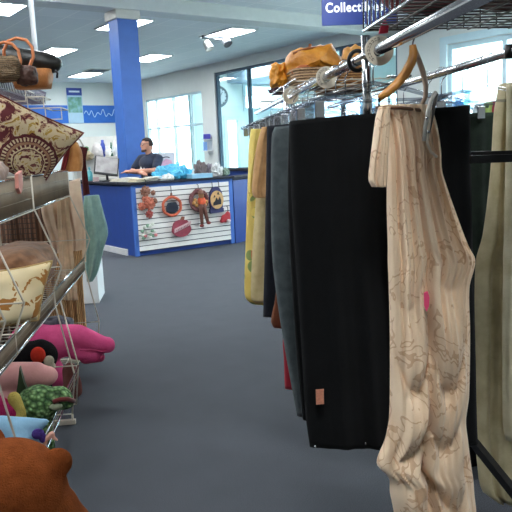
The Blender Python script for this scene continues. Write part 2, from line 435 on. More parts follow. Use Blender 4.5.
# lower return wing past the slatted front
P1 = P0+Bax*CL
wg = thing('counter_wing', 'plain blue counter section past the slatted front end', 'counter', P1+Bax*.04, math.radians(52))
wp_ = [(0, 0), (1.5, 0), (1.5, .55), (.26, .55)]
def slab(mb, z0, z1, e=0):
    q = [(x, y, z0) for x, y in wp_]+[(x, y, z1) for x, y in wp_]
    return mb.add(q, [(3, 2, 1, 0), (4, 5, 6, 7), (0, 1, 5, 4), (1, 2, 6, 5), (2, 3, 7, 6), (3, 0, 4, 7)], False)
slab(MB(), .0, 1.0).build('body', COUNTERBLUE, wg); slab(MB(), 1.003, 1.045).build('countertop', DARKTOP, wg)
# far dark-topped counter before the storefront
fp = onz(226, 172, 1.05)
q = onplane(212, 169, Bax, XW-1.4); fz = max(.95, q.z)
fc = thing('display_counter', 'long dark-topped counter in front of the glass storefront', 'counter', b2w(XW-1.1, w2b(q)[1]-1.6, 0), T30)
MB().box((0, 0, (fz-.05)/2), (.55, 3.4, fz-.05)).build('body', COUNTERBLUE, fc)
MB().box((0, 0, fz-.02), (.65, 3.5, .06), None, .006).build('countertop', DARKTOP, fc)

# slat wall decorations
def cpt(px, py, out=.066):               # point in front of the slatted face
    p = onplane(px, py, Aax, P0.dot(Aax)-out); return p
def deco(name, label, px, py):          # py: base of the thing
    p = cpt(px, py); return thing(name, label, 'decoration', p, T30, 'fall decorations on the slatted counter front'), p
S = (cpt(190, 210)-CAM).length/F        # metres per pixel there
ORANGE = mat('pumpkin_orange', (196, 92, 62), .6, 0, .15, 20)
BURG = mat('burgundy', (142, 54, 70), .7, 0, .15, 20)
HOOK = mat('hook_black', (40, 40, 44), .5, .3, 0)
def hook(r, x, z0, z1): MB().tube([(x, .03, z1), (x, 0, z1-.01), (x, -.005, z0)], .006, 6).build('hook', HOOK, r)
# 1 stacked scarecrow wreath swag
r, p = deco('leaf_swag', 'brown and orange leaf swag hanging at the corner end of the slats', 148, 219.5)
for i, (dx, dz, rr, c) in enumerate(((-1, 27, 6, 'b'), (-6, 13, 4.5, 'o'), (3, 15, 7, 'o'), (8, 17, 3.5, 'b'), (1.5, 5, 4.6, 'r'), (7, 25, 3, 'b'), (-2, 20, 4, 'o'))):
    m = {'b': mat('dry_brown', (128, 84, 66), .8, 0, .25, 40), 'o': mat('rust_orange', (178, 98, 76), .8, 0, .2, 40), 'r': mat('rust_red', (150, 66, 58), .8, 0, .2, 40)}[c]
    b = MB(); rr *= .8
    for k in range(9):
        a = 2*PI*k/9+i; R = Matrix.Rotation(a, 4, 'Y')
        b.ell((dx*S+math.sin(a)*rr*S*.55, -.005-.004*(k % 3), dz*S+math.cos(a)*rr*S*.55), (rr*S*.36, .012, rr*S*.62), R, 8, 6)
    b.ell((dx*S, -.015, dz*S), (rr*S*.4, .02, rr*S*.4)); b.build('leaf_rosette', m, r)
hook(r, 0, 30*S, 38*S)
# 2 flower spray
r, p = deco('flower_spray', 'pale green and white flower spray low on the slats', 147, 239)
b = MB(); g = MB()
random.seed(3)
for k in range(16):
    x, z = random.uniform(-9, 9)*S, random.uniform(1, 14)*S
    (b if k % 3 else g).ell((x, -.01, z), (.025+.012*random.random(), .015, .02+.01*random.random()), None, 8, 6)
b.build('blossoms', mat('pale_blossom', (206, 208, 196), .7, 0, .12, 30), r); g.build('leaves', mat('soft_green', (120, 154, 128), .7, 0, .2, 30), r)
MB().ell((-2*S, -.02, 3*S), (.028, .015, .022), None, 10, 8).ell((9*S, -.02, 3*S), (.03, .015, .025), None, 10, 8).build('pink_blossom', mat('pink_blossom', (208, 130, 130), .7, 0, .15), r)
# 3 pumpkin ring with black cauldron middle
r, p = deco('pumpkin_plaque', 'orange pumpkin ring with black pot shape in the middle', 172.5, 215.5)
pts = [(10*S*math.sin(a)*(1+.04*math.cos(6*a)), 0, 9*S-9*S*math.cos(a)*(.97+.03*math.cos(2*a))) for a in [2*PI*k/36 for k in range(36)]]
MB().tube([Vector(q)*1.0 for q in pts], .021, 8, True).build('ring', ORANGE, r)
MB().prism([(-2*S*.5, 18*S), (1*S, 18*S), (.8*S, 22*S), (-.6*S, 22*S)], .02).build('stem', mat('stem_brown', (130, 76, 58), .7, 0, .1), r)
MB().prism([(-5.5*S, 10*S), (-4*S, 12.6*S), (4.5*S, 12.8*S), (6*S, 10*S), (6.8*S, 7*S), (5.6*S, 3.8*S), (2.4*S, 2.4*S), (-2.6*S, 2.4*S), (-5.8*S, 4*S), (-6.8*S, 7*S)], .024).build('pot', mat('pot_black', (22, 26, 44), .5, 0, .1), r)
hook(r, 0, 21*S, 29*S)
# 4 burgundy pumpkin with banner
r, p = deco('banner_plaque', 'burgundy pumpkin shaped plaque with a pale lettered diagonal banner', 182, 237.5)
poly = []
for k in range(40):
    a = 2*PI*k/40; poly.append((10.4*S*math.sin(a)*(1+.05*math.cos(5*a)), 9.2*S-9*S*math.cos(a)*(1-.06*math.cos(2*a))))
MB().prism(poly, .03).build('board', BURG, r)
MB().prism([(-1*S, 17*S), (3*S, 17*S), (4*S, 20.5*S), (1.5*S, 20.8*S)], .028).build('stem', mat('stem_brown', (130, 76, 58)), r)
MB().prism([(-9*S, 5.5*S), (9.5*S, 11.8*S), (10.2*S, 15.6*S), (-8.6*S, 9.4*S)], .012, Matrix.Translation((0, -.024, 0))).build('banner', mat('banner_pink', (206, 172, 174), .7, 0, .08), r)
b = MB()
for k in range(9):
    x = -6.6*S+k*1.75*S; z = 7.8*S+(x+6.6*S)*.34; b.box((x, -.034, z), (.7*S, .006, 1.6*S if k != 4 else .2*S))
b.build('lettering', mat('banner_ink', (160, 96, 106), .7, 0, 0), r)
# 5 scarecrow wreath
r, p = deco('scarecrow_wreath', 'round twig wreath with a seated scarecrow doll dangling its legs', 202, 227)
c = (-2*S, 0, 27*S)
b = MB()
for j in range(5):
    pts = [(c[0]+(9.2+1.3*math.sin(5*a+j*1.3))*S*math.sin(a), .012*math.cos(7*a+j), c[2]+(9.6+1.3*math.cos(6*a+j*2))*S*math.cos(a)) for a in [2*PI*k/40 for k in range(40)]]
    b.tube(pts, .021, 6, True)
b.build('wreath', mat('twig_brown', (112, 70, 72), .85, 0, .3, 60), r)
MB().ell((c[0]+1.5*S, -.04, c[2]-1*S), (4.6*S, .05, 5.4*S)).build('shirt', mat('doll_orange', (200, 84, 50), .8, 0, .3, 30), r)
MB().ell((c[0]+.6*S, -.06, c[2]+5*S), (3*S, .04, 3*S)).build('face', mat('doll_face', (190, 140, 100), .8, 0, .1), r)
MB().lathe([(4.6*S, 0), (4.4*S, .5*S), (2.6*S, .8*S), (2.2*S, 3*S), (.8*S, 3.6*S)], (c[0]+.4*S, -.055, c[2]+6.6*S), 14).build('hat', mat('doll_hat', (112, 74, 58), .8, 0, .1), r)
b = MB()
for k in range(10): b.ell((c[0]+(-7+1.6*k)*S, -.03, c[2]+(-2+3*math.sin(k*2.1))*S), (2.3*S, .02, 2*S), None, 8, 6)
b.build('leaves', mat('leaf_gold', (192, 140, 84), .8, 0, .3, 30), r)
for s, x1, z1 in ((-1, -1.6, 3.4), (1, 4.8, 5.6)):
    lg = MB().cap((c[0]+(1.5+s*1.6)*S, -.05, c[2]-5*S), .038, (x1*S+s*.1*S, -.05, z1*S), .024).build('doll_leg', mat('doll_trousers', (104, 66, 56), .85, 0, .25, 50), r)
    MB().ell((x1*S+s*1.0*S, -.06, z1*S-1.6*S), (2.2*S, .04, 1.6*S)).build('boot', mat('doll_boot', (128, 52, 48), .7, 0, .1), lg)
hook(r, c[0], c[2]+9*S, c[2]+16*S)
# 6 moon plaque
r, p = deco('moon_plaque', 'navy plaque with round tan moon and black cat outline', 216.8, 213)
MB().prism([(-8*S, 0), (8.2*S, .6*S), (8.2*S, 4.5*S), (7*S, 5*S), (8*S, 14*S), (6.8*S, 21*S), (4*S, 25.5*S), (0, 27*S), (-4*S, 26.4*S), (-7*S, 22*S), (-8.4*S, 14*S), (-7.6*S, 5*S), (-8.4*S, 4*S)], .03).build('board', mat('plaque_navy', (46, 46, 92), .7, 0, .1), r)
MB().prism([(7.8*S*math.sin(2*PI*k/32), 13.6*S-9.2*S*math.cos(2*PI*k/32)) for k in range(32)], .012, Matrix.Translation((0, -.024, 0))).build('moon', mat('moon_tan', (206, 164, 110), .7, 0, .12, 20), r)
MB().prism([(-5*S, 8*S), (4.4*S, 9*S), (4.6*S, 13*S), (3*S, 16.5*S), (2*S, 14*S), (.4*S, 13.4*S), (-1*S, 16*S), (-2.4*S, 12.6*S), (-4.8*S, 11*S)], .008, Matrix.Translation((0, -.034, 0))).build('cat_shape', mat('cat_black', (30, 26, 34), .7, 0, 0), r)
MB().prism([(0, 19*S), (1.6*S, 21.6*S), (2.2*S, 19.4*S), (3.6*S, 18.6*S)], .008, Matrix.Translation((0, -.034, 0))).prism([(-4.4*S, 16*S), (-3*S, 18.6*S), (-2.2*S, 16.6*S)], .008, Matrix.Translation((0, -.034, 0))).build('bat_shape', mat('cat_black', (30, 26, 34)), r)
hook(r, -4*S, 25*S, 32*S); hook(r, 4*S, 25*S, 32*S)
# 7 red cap
r, p = deco('red_hat_ornament', 'small red cloth hat hanging under the navy moon plaque', 226, 223)
b = MB().ell((0, 0, 5*S), (6*S, .032, 4.6*S)).ell((2.6*S, 0, 8*S), (3.4*S, .03, 4*S)).ell((-4.4*S, 0, 2.6*S), (3*S, .03, 2*S))
remesh(b.build('hat', mat('red_felt', (172, 54, 62), .85, 0, .15, 30), r), .01, 3)
MB().ell((1.6*S, -.045, 2.4*S), (2.6*S, .02, 1.6*S)).build('white_patch', mat('felt_white', (208, 190, 186), .8, 0, .1), r)
hook(r, 3*S, 11*S, 17*S)

# ---- things on the counter
def cfront(px, back):                     # spot on the front counter top, a given distance behind its face
    p = onplane(px, 178, Aax, P0.dot(Aax)+back); return Vector((p.x, p.y, CH+.004))
def cside(px, back):                      # spot on the side wing
    p = onplane(px, 179, Bax, P0.dot(Bax)+back); return Vector((p.x, p.y, CH+.004))
random.seed(11)
for i, (kind, px, back, rz, n, c, lab) in enumerate((('s', 118, .15, .1, 6, (222, 214, 196), 'cream papers beside the monitor on the side wing'), ('s', 126.5, .16, .2, 9, (230, 226, 214), 'stack of papers near the corner of the counter'),
        ('f', 136, .14, .1, 7, (226, 214, 188), 'tan papers at the counter corner above the leaf swag'), ('f', 148.5, .17, -.06, 9, (226, 222, 212), 'cream papers right under the folded arms'), ('f', 161, .14, .0, 5, (236, 234, 230), 'low white papers tucked against the blue plastic bag'))):
    p = cside(px, back) if kind == 's' else cfront(px, back); b = MB()
    for k in range(n): b.box((0, 0, .004+k*.007), (.16, .24, .005), Matrix.Rotation(rz+k*.025*(-1)**k, 4, 'Z') @ Matrix.Translation((.006*k, -.004*k, 0)))
    o = b.build('paper_stack', mat('paper_%d' % i, c, .8, 0, .04), None, (p.x, p.y, CH+.0035), T30)
    tag(o, lab, 'papers', 'papers on the counter')
def crumple(mb, c, r, seed, k=.3, sub=4):
    bm = bmesh.new(); bmesh.ops.create_icosphere(bm, subdivisions=sub, radius=1)
    for v in bm.verts:
        n = noise.noise(v.co*2.3+Vector((seed, 0, 0)))+.6*noise.noise(v.co*5+Vector((0, seed, 0)))
        f = 1+k*n; z = max(v.co.z, -.55)
        v.co = Vector((v.co.x*r[0]*f, v.co.y*r[1]*f, (z+.55)*r[2]/1.55*f)) + Vector(c)
    return mb.bm(bm, False)
BAGBLUE = mat('blue_plastic_film', (84, 178, 214), .3, 0, .15, 12)
q = cfront(185, .03)
solo('plastic_bag', crumple(crumple(MB(), q+Aax*.25, (.2, .11, .21), 3, .35), q+Aax*.2-Bax*.19, (.22, .13, .2), 7, .35), BAGBLUE, 'crumpled sky blue plastic bag heaped on the counter', 'bag')
p = cfront(205, -.07); bn = thing('plastic_bin', 'shallow translucent pale blue bin on the counter end', 'bin', p, T30)
b = MB()
for x, y, w, d in ((0, -.13, .36, .008), (0, .13, .36, .008), (-.18, 0, .008, .26), (.18, 0, .008, .26)): b.box((x, y+.2, .03), (w, d, .06))
b.box((0, .2, .004), (.36, .26, .008)); b.build('body', mat('bin_blue', (150, 196, 222), .3, 0, .05), bn)
b = MB()
for x, y, w, d in ((0, -.13, .39, .02), (0, .13, .39, .02), (-.185, 0, .02, .28), (.185, 0, .02, .28)): b.box((x, y+.2, .06), (w, d, .008))
b.build('rim', mat('bin_rim', (176, 212, 232), .3, 0, .05), bn)
for i, (px, back, r, c, lab) in enumerate(((168, .08, (.11, .07, .09), (232, 232, 230), 'crumpled white tissue paper in front of the blue bag'),
        (201, .42, (.12, .08, .24), (126, 112, 112), 'bunched brown-grey cloth behind the blue bin'),
        (209.5, .42, (.08, .08, .2), (150, 140, 150), 'bunched mauve-grey cloth behind the far end of the blue bin'),
        (217, .33, (.12, .1, .2), (222, 222, 220), 'white crumpled bundle past the blue bin'),
        (225.5, .3, (.08, .09, .12), (126, 146, 132), 'grey-green bundle at the far counter end'))):
    p = cfront(px, back); solo('cloth_bundle', crumple(MB(), p, (r[0]*.8, r[1], r[2]), 20+i, .3), fabric('bundle_%d' % i, c), lab, 'bundle')
# monitor
p = cside(107.5, .14); mo = thing('monitor', 'tilted flat monitor with pale screen on the blue counter', 'monitor', p, math.radians(12))
R = Matrix.Translation((0, 0, .235)) @ Matrix.Scale(1.0, 4) @ Matrix.Rotation(math.radians(-16), 4, 'X') @ Matrix.Rotation(math.radians(10), 4, 'Y')
MB().box((0, 0, 0), (.37, .035, .29), R, .006).build('housing', mat('monitor_black', (28, 28, 32), .4, 0, .05), mo)
t = NT('monitor_screen'); t.link(t.ramp(t.noise(9, 2), [(.35, lin((134, 130, 130))), (.65, lin((164, 160, 160)))]), t.b.inputs['Base Color']); t.b.inputs['Roughness'].default_value = .25
t.b.inputs['Emission Color'].default_value = lin((190, 188, 190)); t.b.inputs['Emission Strength'].default_value = .12
MB().box((0, -.02, .012), (.335, .006, .25), R).build('screen', t.m, mo)
MB().tube([(0, .02, .01), (0, .03, .22)], .02, 10).lathe([(.1, 0), (.1, .012), (.03, .02)], (0, .02, 0), 18).build('stand', mat('monitor_black', (28, 28, 32)), mo)
p = cside(90, .1); bo = thing('spray_bottle', 'teal plastic bottle standing beside the monitor', 'bottle', p)
MB().lathe([(.045, 0), (.048, .02), (.048, .13), (.03, .165), (.016, .175), (.016, .19)], (0, 0, 0), 16).build('body', mat('teal_plastic', (92, 170, 176), .3, 0, .06), bo)
MB().lathe([(.02, .185), (.02, .215), (.012, .225)], (0, 0, 0), 12).build('cap', mat('teal_cap', (120, 190, 200), .3, 0, 0), bo)
p = cside(96, .09); solo('note_box', MB().box((p.x, p.y, CH+.035), (.09, .09, .07), None, .004), mat('pinkish_card', (200, 172, 172), .7, 0, .05), 'small pinkish card box between the teal bottle and monitor', 'box')
# white and pink box behind the man
bx = thing('cardboard_box', 'white carton with pink print behind the man', 'box', b2w(6.35, 10.35, 0), T30)
def bxp(px, py): return onplane(px, py, Aax, 10.2)
pa, pb = bxp(159, 168), bxp(176, 152.5)
bx.location = Vector((pa.x, pa.y, 0))
cs = thing('back_cabinet', 'low blue cabinet behind the man carrying the white carton', 'cabinet', pa+Vector((0, 0, 0)), T30); print('cab', w2b(pa), 'col', cxb, cyb)
zb0 = 1.16; cs.location.z = 0; bx.location.z = zb0+.01; bw = (pb-pa).dot(Bax)
MB().box((bw/2, .25, zb0/2-.02), (bw+.1, .48, zb0-.04)).build('body', COUNTERBLUE, cs); MB().box((bw/2, .25, zb0-.01), (bw+.14, .52, .04)).build('top', DARKTOP, cs)
bh = pb.z-zb0
MB().box((bw/2, .2, bh/2), (bw, .3, bh)).build('carton', mat('carton_white', (214, 212, 220), .6, 0, .04), bx)
MB().prism([(.04, .1), (bw-.05, .07), (bw-.07, bh*.55), (bw*.5, bh*.66), (.06, bh*.45)], .004, Matrix.Translation((0, .046, 0))).build('print', mat('carton_pink', (222, 170, 196), .6, 0, .1, 30), bx)
MB().tube(arc((bw*.5, .046, bh*.68), bw*.2, .3, PI-.3, 8, 'xz', .35), .008, 6).build('handle_hole', mat('dark_slot', (60, 56, 66), .8, 0, 0), bx)

# ------------------------------------------------------------------ the man behind the counter
def man():
    base = onplane(151, 170, Aax, P0.dot(Aax)+CD+.36); base.z = 0
    print('man', w2b(base)[0]-w2b(P0)[0], w2b(base)[1]-w2b(P0)[1])
    face = 0            # turn of the figure about the vertical (it looks along local -y at 0)
    root = thing('person', 'man with short dark hair, glasses and navy t-shirt leaning on the counter', 'person', base, math.radians(-42))
    H = 1.73; sh = 1.40
    b = MB()
    for s in (-1, 1):
        b.cap((s*.09, 0, .92), .09, (s*.1, -.01, .5), .062); b.cap((s*.1, -.01, .5), .06, (s*.1, .02, .1), .042)
        b.cap((s*.1, .0, .05), .045, (s*.11, -.16, .035), .035)
    b.ell((0, 0, .98), (.165, .12, .13)); b.ell((0, -.01, 1.16), (.155, .115, .2)); b.ell((0, -.02, 1.32), (.18, .115, .14))
    b.cap((-.15, -.01, 1.40), .06, (.15, -.01, 1.40), .06)
    b.cap((0, -.01, 1.42), .058, (0, -.035, 1.54), .052)
    hc = Vector((0, -.055, 1.605))
    HR = Matrix.Rotation(math.radians(-22), 4, 'Z')
    def hp(v): return hc + HR @ Vector(v)
    b.ell(hc, (.078, .098, .11), HR); b.ell(hp((0, -.035, -.055)), (.052, .055, .055), HR)
    b.ell(hp((0, -.095, -.012)), (.012, .022, .022), HR, 10, 8); b.cap(hp((0, -.085, .02)), .009, hp((0, -.102, -.015)), .012)
    for s in (-1, 1): b.ell(hp((s*.073, .01, -.005)), (.012, .022, .032), HR, 10, 8)
    b.cap(hp((-.02, -.088, -.052)), .008, hp((.02, -.088, -.052)), .008)
    # arms: elbows out, forearms crossed on the counter top
    top = CH+.09
    for s, hx in ((-1, .1), (1, -.12)):
        e = Vector((s*.25, -.16, top+.05)); w = Vector((hx, -.30-(.05 if s > 0 else 0), top+.02+(.03 if s > 0 else 0)))
        b.cap((s*.19, -.01, 1.39), .056, e, .045); b.cap(e, .044, w, .03)
        d = (w-e).normalized(); n = Vector((0, 0, 1)); side = d.cross(n)
        palm = w+d*.055; b.ell(w+d*.05, (.034, .034, .022)); b.cap(w, .028, palm, .03)
        for k, L in enumerate((.07, .082, .078, .06)):
            k0 = palm+side*(-.028+.0185*k)+d*.01; k1 = k0+d*L*.5+Vector((0, 0, -.006)); k2 = k1+d*L*.5+Vector((0, 0, -.018))
            b.cap(k0, .0095, k1, .009); b.cap(k1, .009, k2, .0075)
        t0 = w+d*.02-side*.028; t1 = t0+d*.03-side*.025; t2 = t1+d*.028-side*.006
        b.cap(t0, .012, t1, .011); b.cap(t1, .011, t2, .009)
    remesh(b.build('body', SKIN, root), .0085, 4)
    # t-shirt
    b = MB()
    b.ell((0, 0, .98), (.185, .14, .13)); b.ell((0, -.01, 1.16), (.178, .138, .2)); b.ell((0, -.02, 1.32), (.2, .135, .14)); b.cap((-.15, -.01, 1.40), .075, (.15, -.01, 1.40), .075)
    b.cap((0, 0, 1.41), .078, (0, -.01, 1.455), .066)
    for s in (-1, 1):
        e = Vector((s*.25, -.16, CH+.14)); a = Vector((s*.19, -.01, 1.39)); b.cap(a, .074, a.lerp(e, .72), .066)
    sh_ = remesh(b.build('t_shirt', fabric('navy_jersey', (46, 54, 74), (38, 45, 62), 20), root), .011, 5)
    MB().prism([(-.012, 0), (.03, -.005), (.035, .045), (.0, .09), (-.02, .05)], .006, Matrix.Translation((-.05, -.172, 1.19))).prism([(.045, 0), (.06, 0), (.065, .06), (.05, .06)], .006, Matrix.Translation((-.04, -.17, 1.2))).build('chest_print', mat('print_white', (214, 216, 220), .7, 0, .05), root)
    b = MB()
    for s in (-1, 1): b.cap((s*.09, 0, .92), .105, (s*.1, -.01, .5), .08); b.cap((s*.1, -.01, .5), .08, (s*.1, .02, .1), .065)
    b.ell((0, 0, .95), (.18, .135, .11)); remesh(b.build('trousers', fabric('dark_denim', (40, 48, 66)), root), .014, 4)
    for s in (-1, 1):
        MB().ell((s*.108, -.08, .045), (.05, .14, .045)).build('shoe', mat('shoe_dark', (30, 28, 28), .5, 0, .05), root)
    # hair and beard
    b = MB(); bm = bmesh.new(); bmesh.ops.create_uvsphere(bm, u_segments=28, v_segments=18, radius=1)
    for v in bm.verts:
        n = 1+.03*noise.noise(v.co*6); v.co = Vector((v.co.x*.087*n, v.co.y*.106*n, v.co.z*.115*n))
    dele = [v for v in bm.verts if (v.co.z < .045 and v.co.y < -.02) or (v.co.z < -.03) or (v.co.z < .07 and v.co.y < -.06)]
    bmesh.ops.delete(bm, geom=dele, context='VERTS'); 
    for v in bm.verts: v.co = hp(v.co+Vector((0, .004, .008)))
    b.bm(bm); ho = b.build('hair', fabric('dark_brown_hair', (58, 46, 44), (40, 32, 32), 60), root)
    so = ho.modifiers.new('thick', 'SOLIDIFY'); so.thickness = .016; so.offset = -1
    b = MB()
    for k in range(11):
        a = -1.25+2.5*k/10; b.ell(hp((.056*math.sin(a), -.03-.056*math.cos(a), -.075-.012*math.cos(a))), (.014, .014, .02), None, 10, 8)
    b.ell(hp((0, -.088, -.037)), (.026, .01, .006), HR, 10, 8)
    remesh(b.build('beard', fabric('brown_beard', (92, 66, 56)), root), .006, 3)
    b = MB()
    for s in (-1, 1):
        b.tube([hp((s*.033+.026*math.cos(a), -.096+.01*abs(math.cos(a)), .018+.019*math.sin(a))) for a in [2*PI*k/16 for k in range(16)]], .0035, 6, True)
        b.tube([hp((s*.06, -.085, .022)), hp((s*.078, -.03, .022)), hp((s*.078, .02, .015))], .0035, 6)
    b.tube([hp((-.008, -.1, .022)), hp((.008, -.1, .022))], .0035, 6); b.build('glasses', mat('glasses_black', (22, 22, 24), .3, 0, 0), root)
    b = MB()
    for s in (-1, 1): b.ell(hp((s*.032, -.083, .018)), (.012, .008, .007), HR, 10, 8)
    b.build('eyes', mat('eye_white', (210, 205, 200), .3, 0, 0), root)
man()

# ------------------------------------------------------------------ far displays
# shelf unit behind the counter, seen between the rack and the column
def farshelf():
    y = 15.0; a = V(70, 137, y); c = V(121, 172, y); w = c.x-a.x; zt = a.z; zs = V(95, 157, y).z
    r = thing('shelf_unit', 'white store shelf behind the counter filled with household goods', 'shelf', (a.x+w/2, y+.25, 0))
    MB().box((0, .22, zt/2), (w, .03, zt)).build('back_panel', OFFWHITE, r)
    for s in (-1, 1): MB().box((s*w/2, 0, zt/2-.1), (.03, .45, zt-.2)).build('side_panel', OFFWHITE, r)
    for z in (.1, .55, 1.0, zs): MB().box((0, 0, z-.012), (w, .45, .024)).build('shelf', OFFWHITE, r)
    items = [(77.5, 'vase', (150, 170, 200), .07, .3, 'grey-blue patterned vase'), (84, 'plant', (92, 150, 92), .12, .16, 'small green plant'),
             (89.5, 'bowl', (226, 226, 222), .09, .1, 'white bowl'), (97.5, 'lamp_shade', (196, 188, 184), .13, .3, 'big rounded grey lampshade'),
             (103.5, 'jar', (60, 80, 170), .05, .36, 'cobalt blue jar'), (108.5, 'pitcher', (222, 222, 220), .075, .22, 'white pitcher'),
             (112, 'bottle', (60, 110, 84), .05, .3, 'dark green bottle'), (115.3, 'teapot', (232, 234, 234), .06, .34, 'tall white pot')]
    for px, nm, c, rad, h, lab in items:
        p = V(px, 157, y+(.34 if nm in ('jar', 'bottle') else .12)); m = mat('ware_'+nm, c, .35, 0, .2, 15)
        if nm == 'plant':
            o = thing('potted_plant', lab+' on the shelf behind the counter', 'plant', (p.x, p.y, zs+.001))
            MB().lathe([(.05, 0), (.07, .09), (.06, .09)], (0, 0, 0), 12).build('pot', OFFWHITE, o); b = MB()
            for k in range(16):
                aa = k*2.4; b.ell((.07*math.cos(aa), .07*math.sin(aa), .12+.006*k), (.05, .02, .035), Matrix.Rotation(aa, 4, 'Z'), 8, 6)
            b.build('foliage', m, o)
        else:
            prof = {'vase': [(.5, 0), (.9, .25), (1, .5), (.5, .8), (.6, 1)], 'bowl': [(.4, 0), (.9, .5), (1, 1), (.9, 1)], 'lamp_shade': [(1, 0), (.95, .4), (.75, .75), (.3, 1)],
                    'jar': [(.8, 0), (1, .2), (1, .7), (.6, .85), (.65, 1)], 'pitcher': [(.6, 0), (1, .3), (.8, .7), (.6, .85), (.75, 1)], 'bottle': [(.9, 0), (1, .1), (.9, .6), (.35, .8), (.35, 1)], 'teapot': [(.6, 0), (1, .35), (.9, .6), (.4, .8), (.2, 1)]}[nm]
            b = MB().lathe([(q*rad, z*h) for q, z in prof], (p.x, p.y, zs+.001), 20)
            if nm in ('pitcher', 'teapot'): b.tube([(p.x+rad*.8, p.y, zs+h*.3), (p.x+rad*1.35, p.y, zs+h*.45), (p.x+rad*.6, p.y, zs+h*.75)], .012, 8)
            solo(nm, b, m, lab+' on the shelf behind the counter', nm.replace('_', ' '))
farshelf()
# wire rack with cups at the edge
# wall shelf on the white pier
pz = w1(207.5, 170)
q0 = onplane(207.5, 151, Bax, XW-.12)
ws = thing('wall_shelf', 'narrow white shelf on the pier between the windows', 'shelf', q0, T30)
MB().box((0, 0, 0), (.22, .3, .025)).box((0, 0, .33), (.22, .3, .025)).box((.1, 0, .18), (.02, .3, .5)).build('boards', WHITE, ws)
q = onplane(207.5, 151, Bax, XW-.12)
solo('purple_box', MB().box((q.x, q.y, q.z+.42), (.2, .26, .14), Matrix.Identity(4), .01), mat('violet_card', (76, 70, 176), .5, 0, .05), 'violet box on the upper board of the pier shelf', 'box')
solo('blue_carton', MB().box((q.x-.06, q.y-.03, q.z+.14), (.11, .14, .25), None, .008), mat('mid_blue_card', (120, 160, 220), .5, 0, .08), 'pale blue carton on the lower board of the pier shelf', 'box')
# clock inside the vestibule
pc = onplane(219.5, 96.5, Aax, vy1-.03)
ck = thing('wall_clock', 'round dark-rimmed wall clock seen through the storefront glass', 'clock', pc, T30)
Rk = Matrix.Rotation(PI/2, 4, 'X')
rad = 8.7*(pc-CAM).length/F
MB().tube([(rad*math.cos(a), 0, rad*math.sin(a)) for a in [2*PI*k/36 for k in range(36)]], .045, 8, True).build('rim', mat('clock_rim', (96, 108, 118), .4, .2, .05), ck)
MB().lathe([(rad, -.02), (rad, .02), (.01, .021)], (0, 0, 0), 32, Rk).build('face', mat('clock_face', (186, 194, 200), .5, 0, .03), ck)
MB().bar((0, -.035, 0), (.1, -.035, .14), .02, .01).bar((0, -.035, 0), (-.05, -.035, .24), .015, .01).build('hands', mat('clock_hands', (40, 44, 50), .5, 0, 0), ck)
b = MB()
for k in range(12):
    a = 2*PI*k/12; b.box((rad*.8*math.cos(a), -.028, rad*.8*math.sin(a)), (.03, .01, .03))
b.build('hour_marks', mat('clock_hands', (40, 44, 50)), ck)
# glass door shelf goods in the vestibule
dxe = min(dx1, wx0-.05); wv = dxe-dx0-.3; sx = (dx0+dxe)/2; sy = vy1+.75
vs_ = thing('vestibule_shelves', 'white shelves of linens seen through the inner glass door', 'shelf', b2w(sx, sy, 0), T30)
for z in (.45, .95, 1.45): MB().box((0, 0, z), (wv+.3, .35, .03)).build('shelf', WFRAME, vs_)
for s in (-1, 1):
    for y in (-.16, .16): MB().box((s*(wv/2+.17), y, .95), (.03, .03, 1.9)).build('post', WFRAME, vs_)
random.seed(5)
cols = [(84, 108, 150), (150, 110, 130), (210, 214, 218), (96, 120, 120), (140, 150, 176)]
names = ['blue-grey', 'dusky pink', 'white', 'sea green', 'lilac']
for i, z in enumerate((.95, 1.45)):
    for k in range(4):
        p = b2w(sx-wv/2+wv*(k+.5)/4, sy-.02, z+.016); cc = (k+2*i) % 5
        solo('folded_linen', MB().box((p.x, p.y, p.z+.12), (wv/5.5, .24, .24), None, .03), fabric('linen_%d' % cc, cols[cc]), '%s folded linen on the %s shelf behind the inner glass door' % (names[cc], 'lower' if i == 0 else 'upper'), 'linen', 'linens behind the glass door')
struct('floor_entry', MB().box((sx, vy1+.12+1.2, -.05), (3.4, 2.4, .1)), mat('vestibule_floor', (150, 150, 150)))
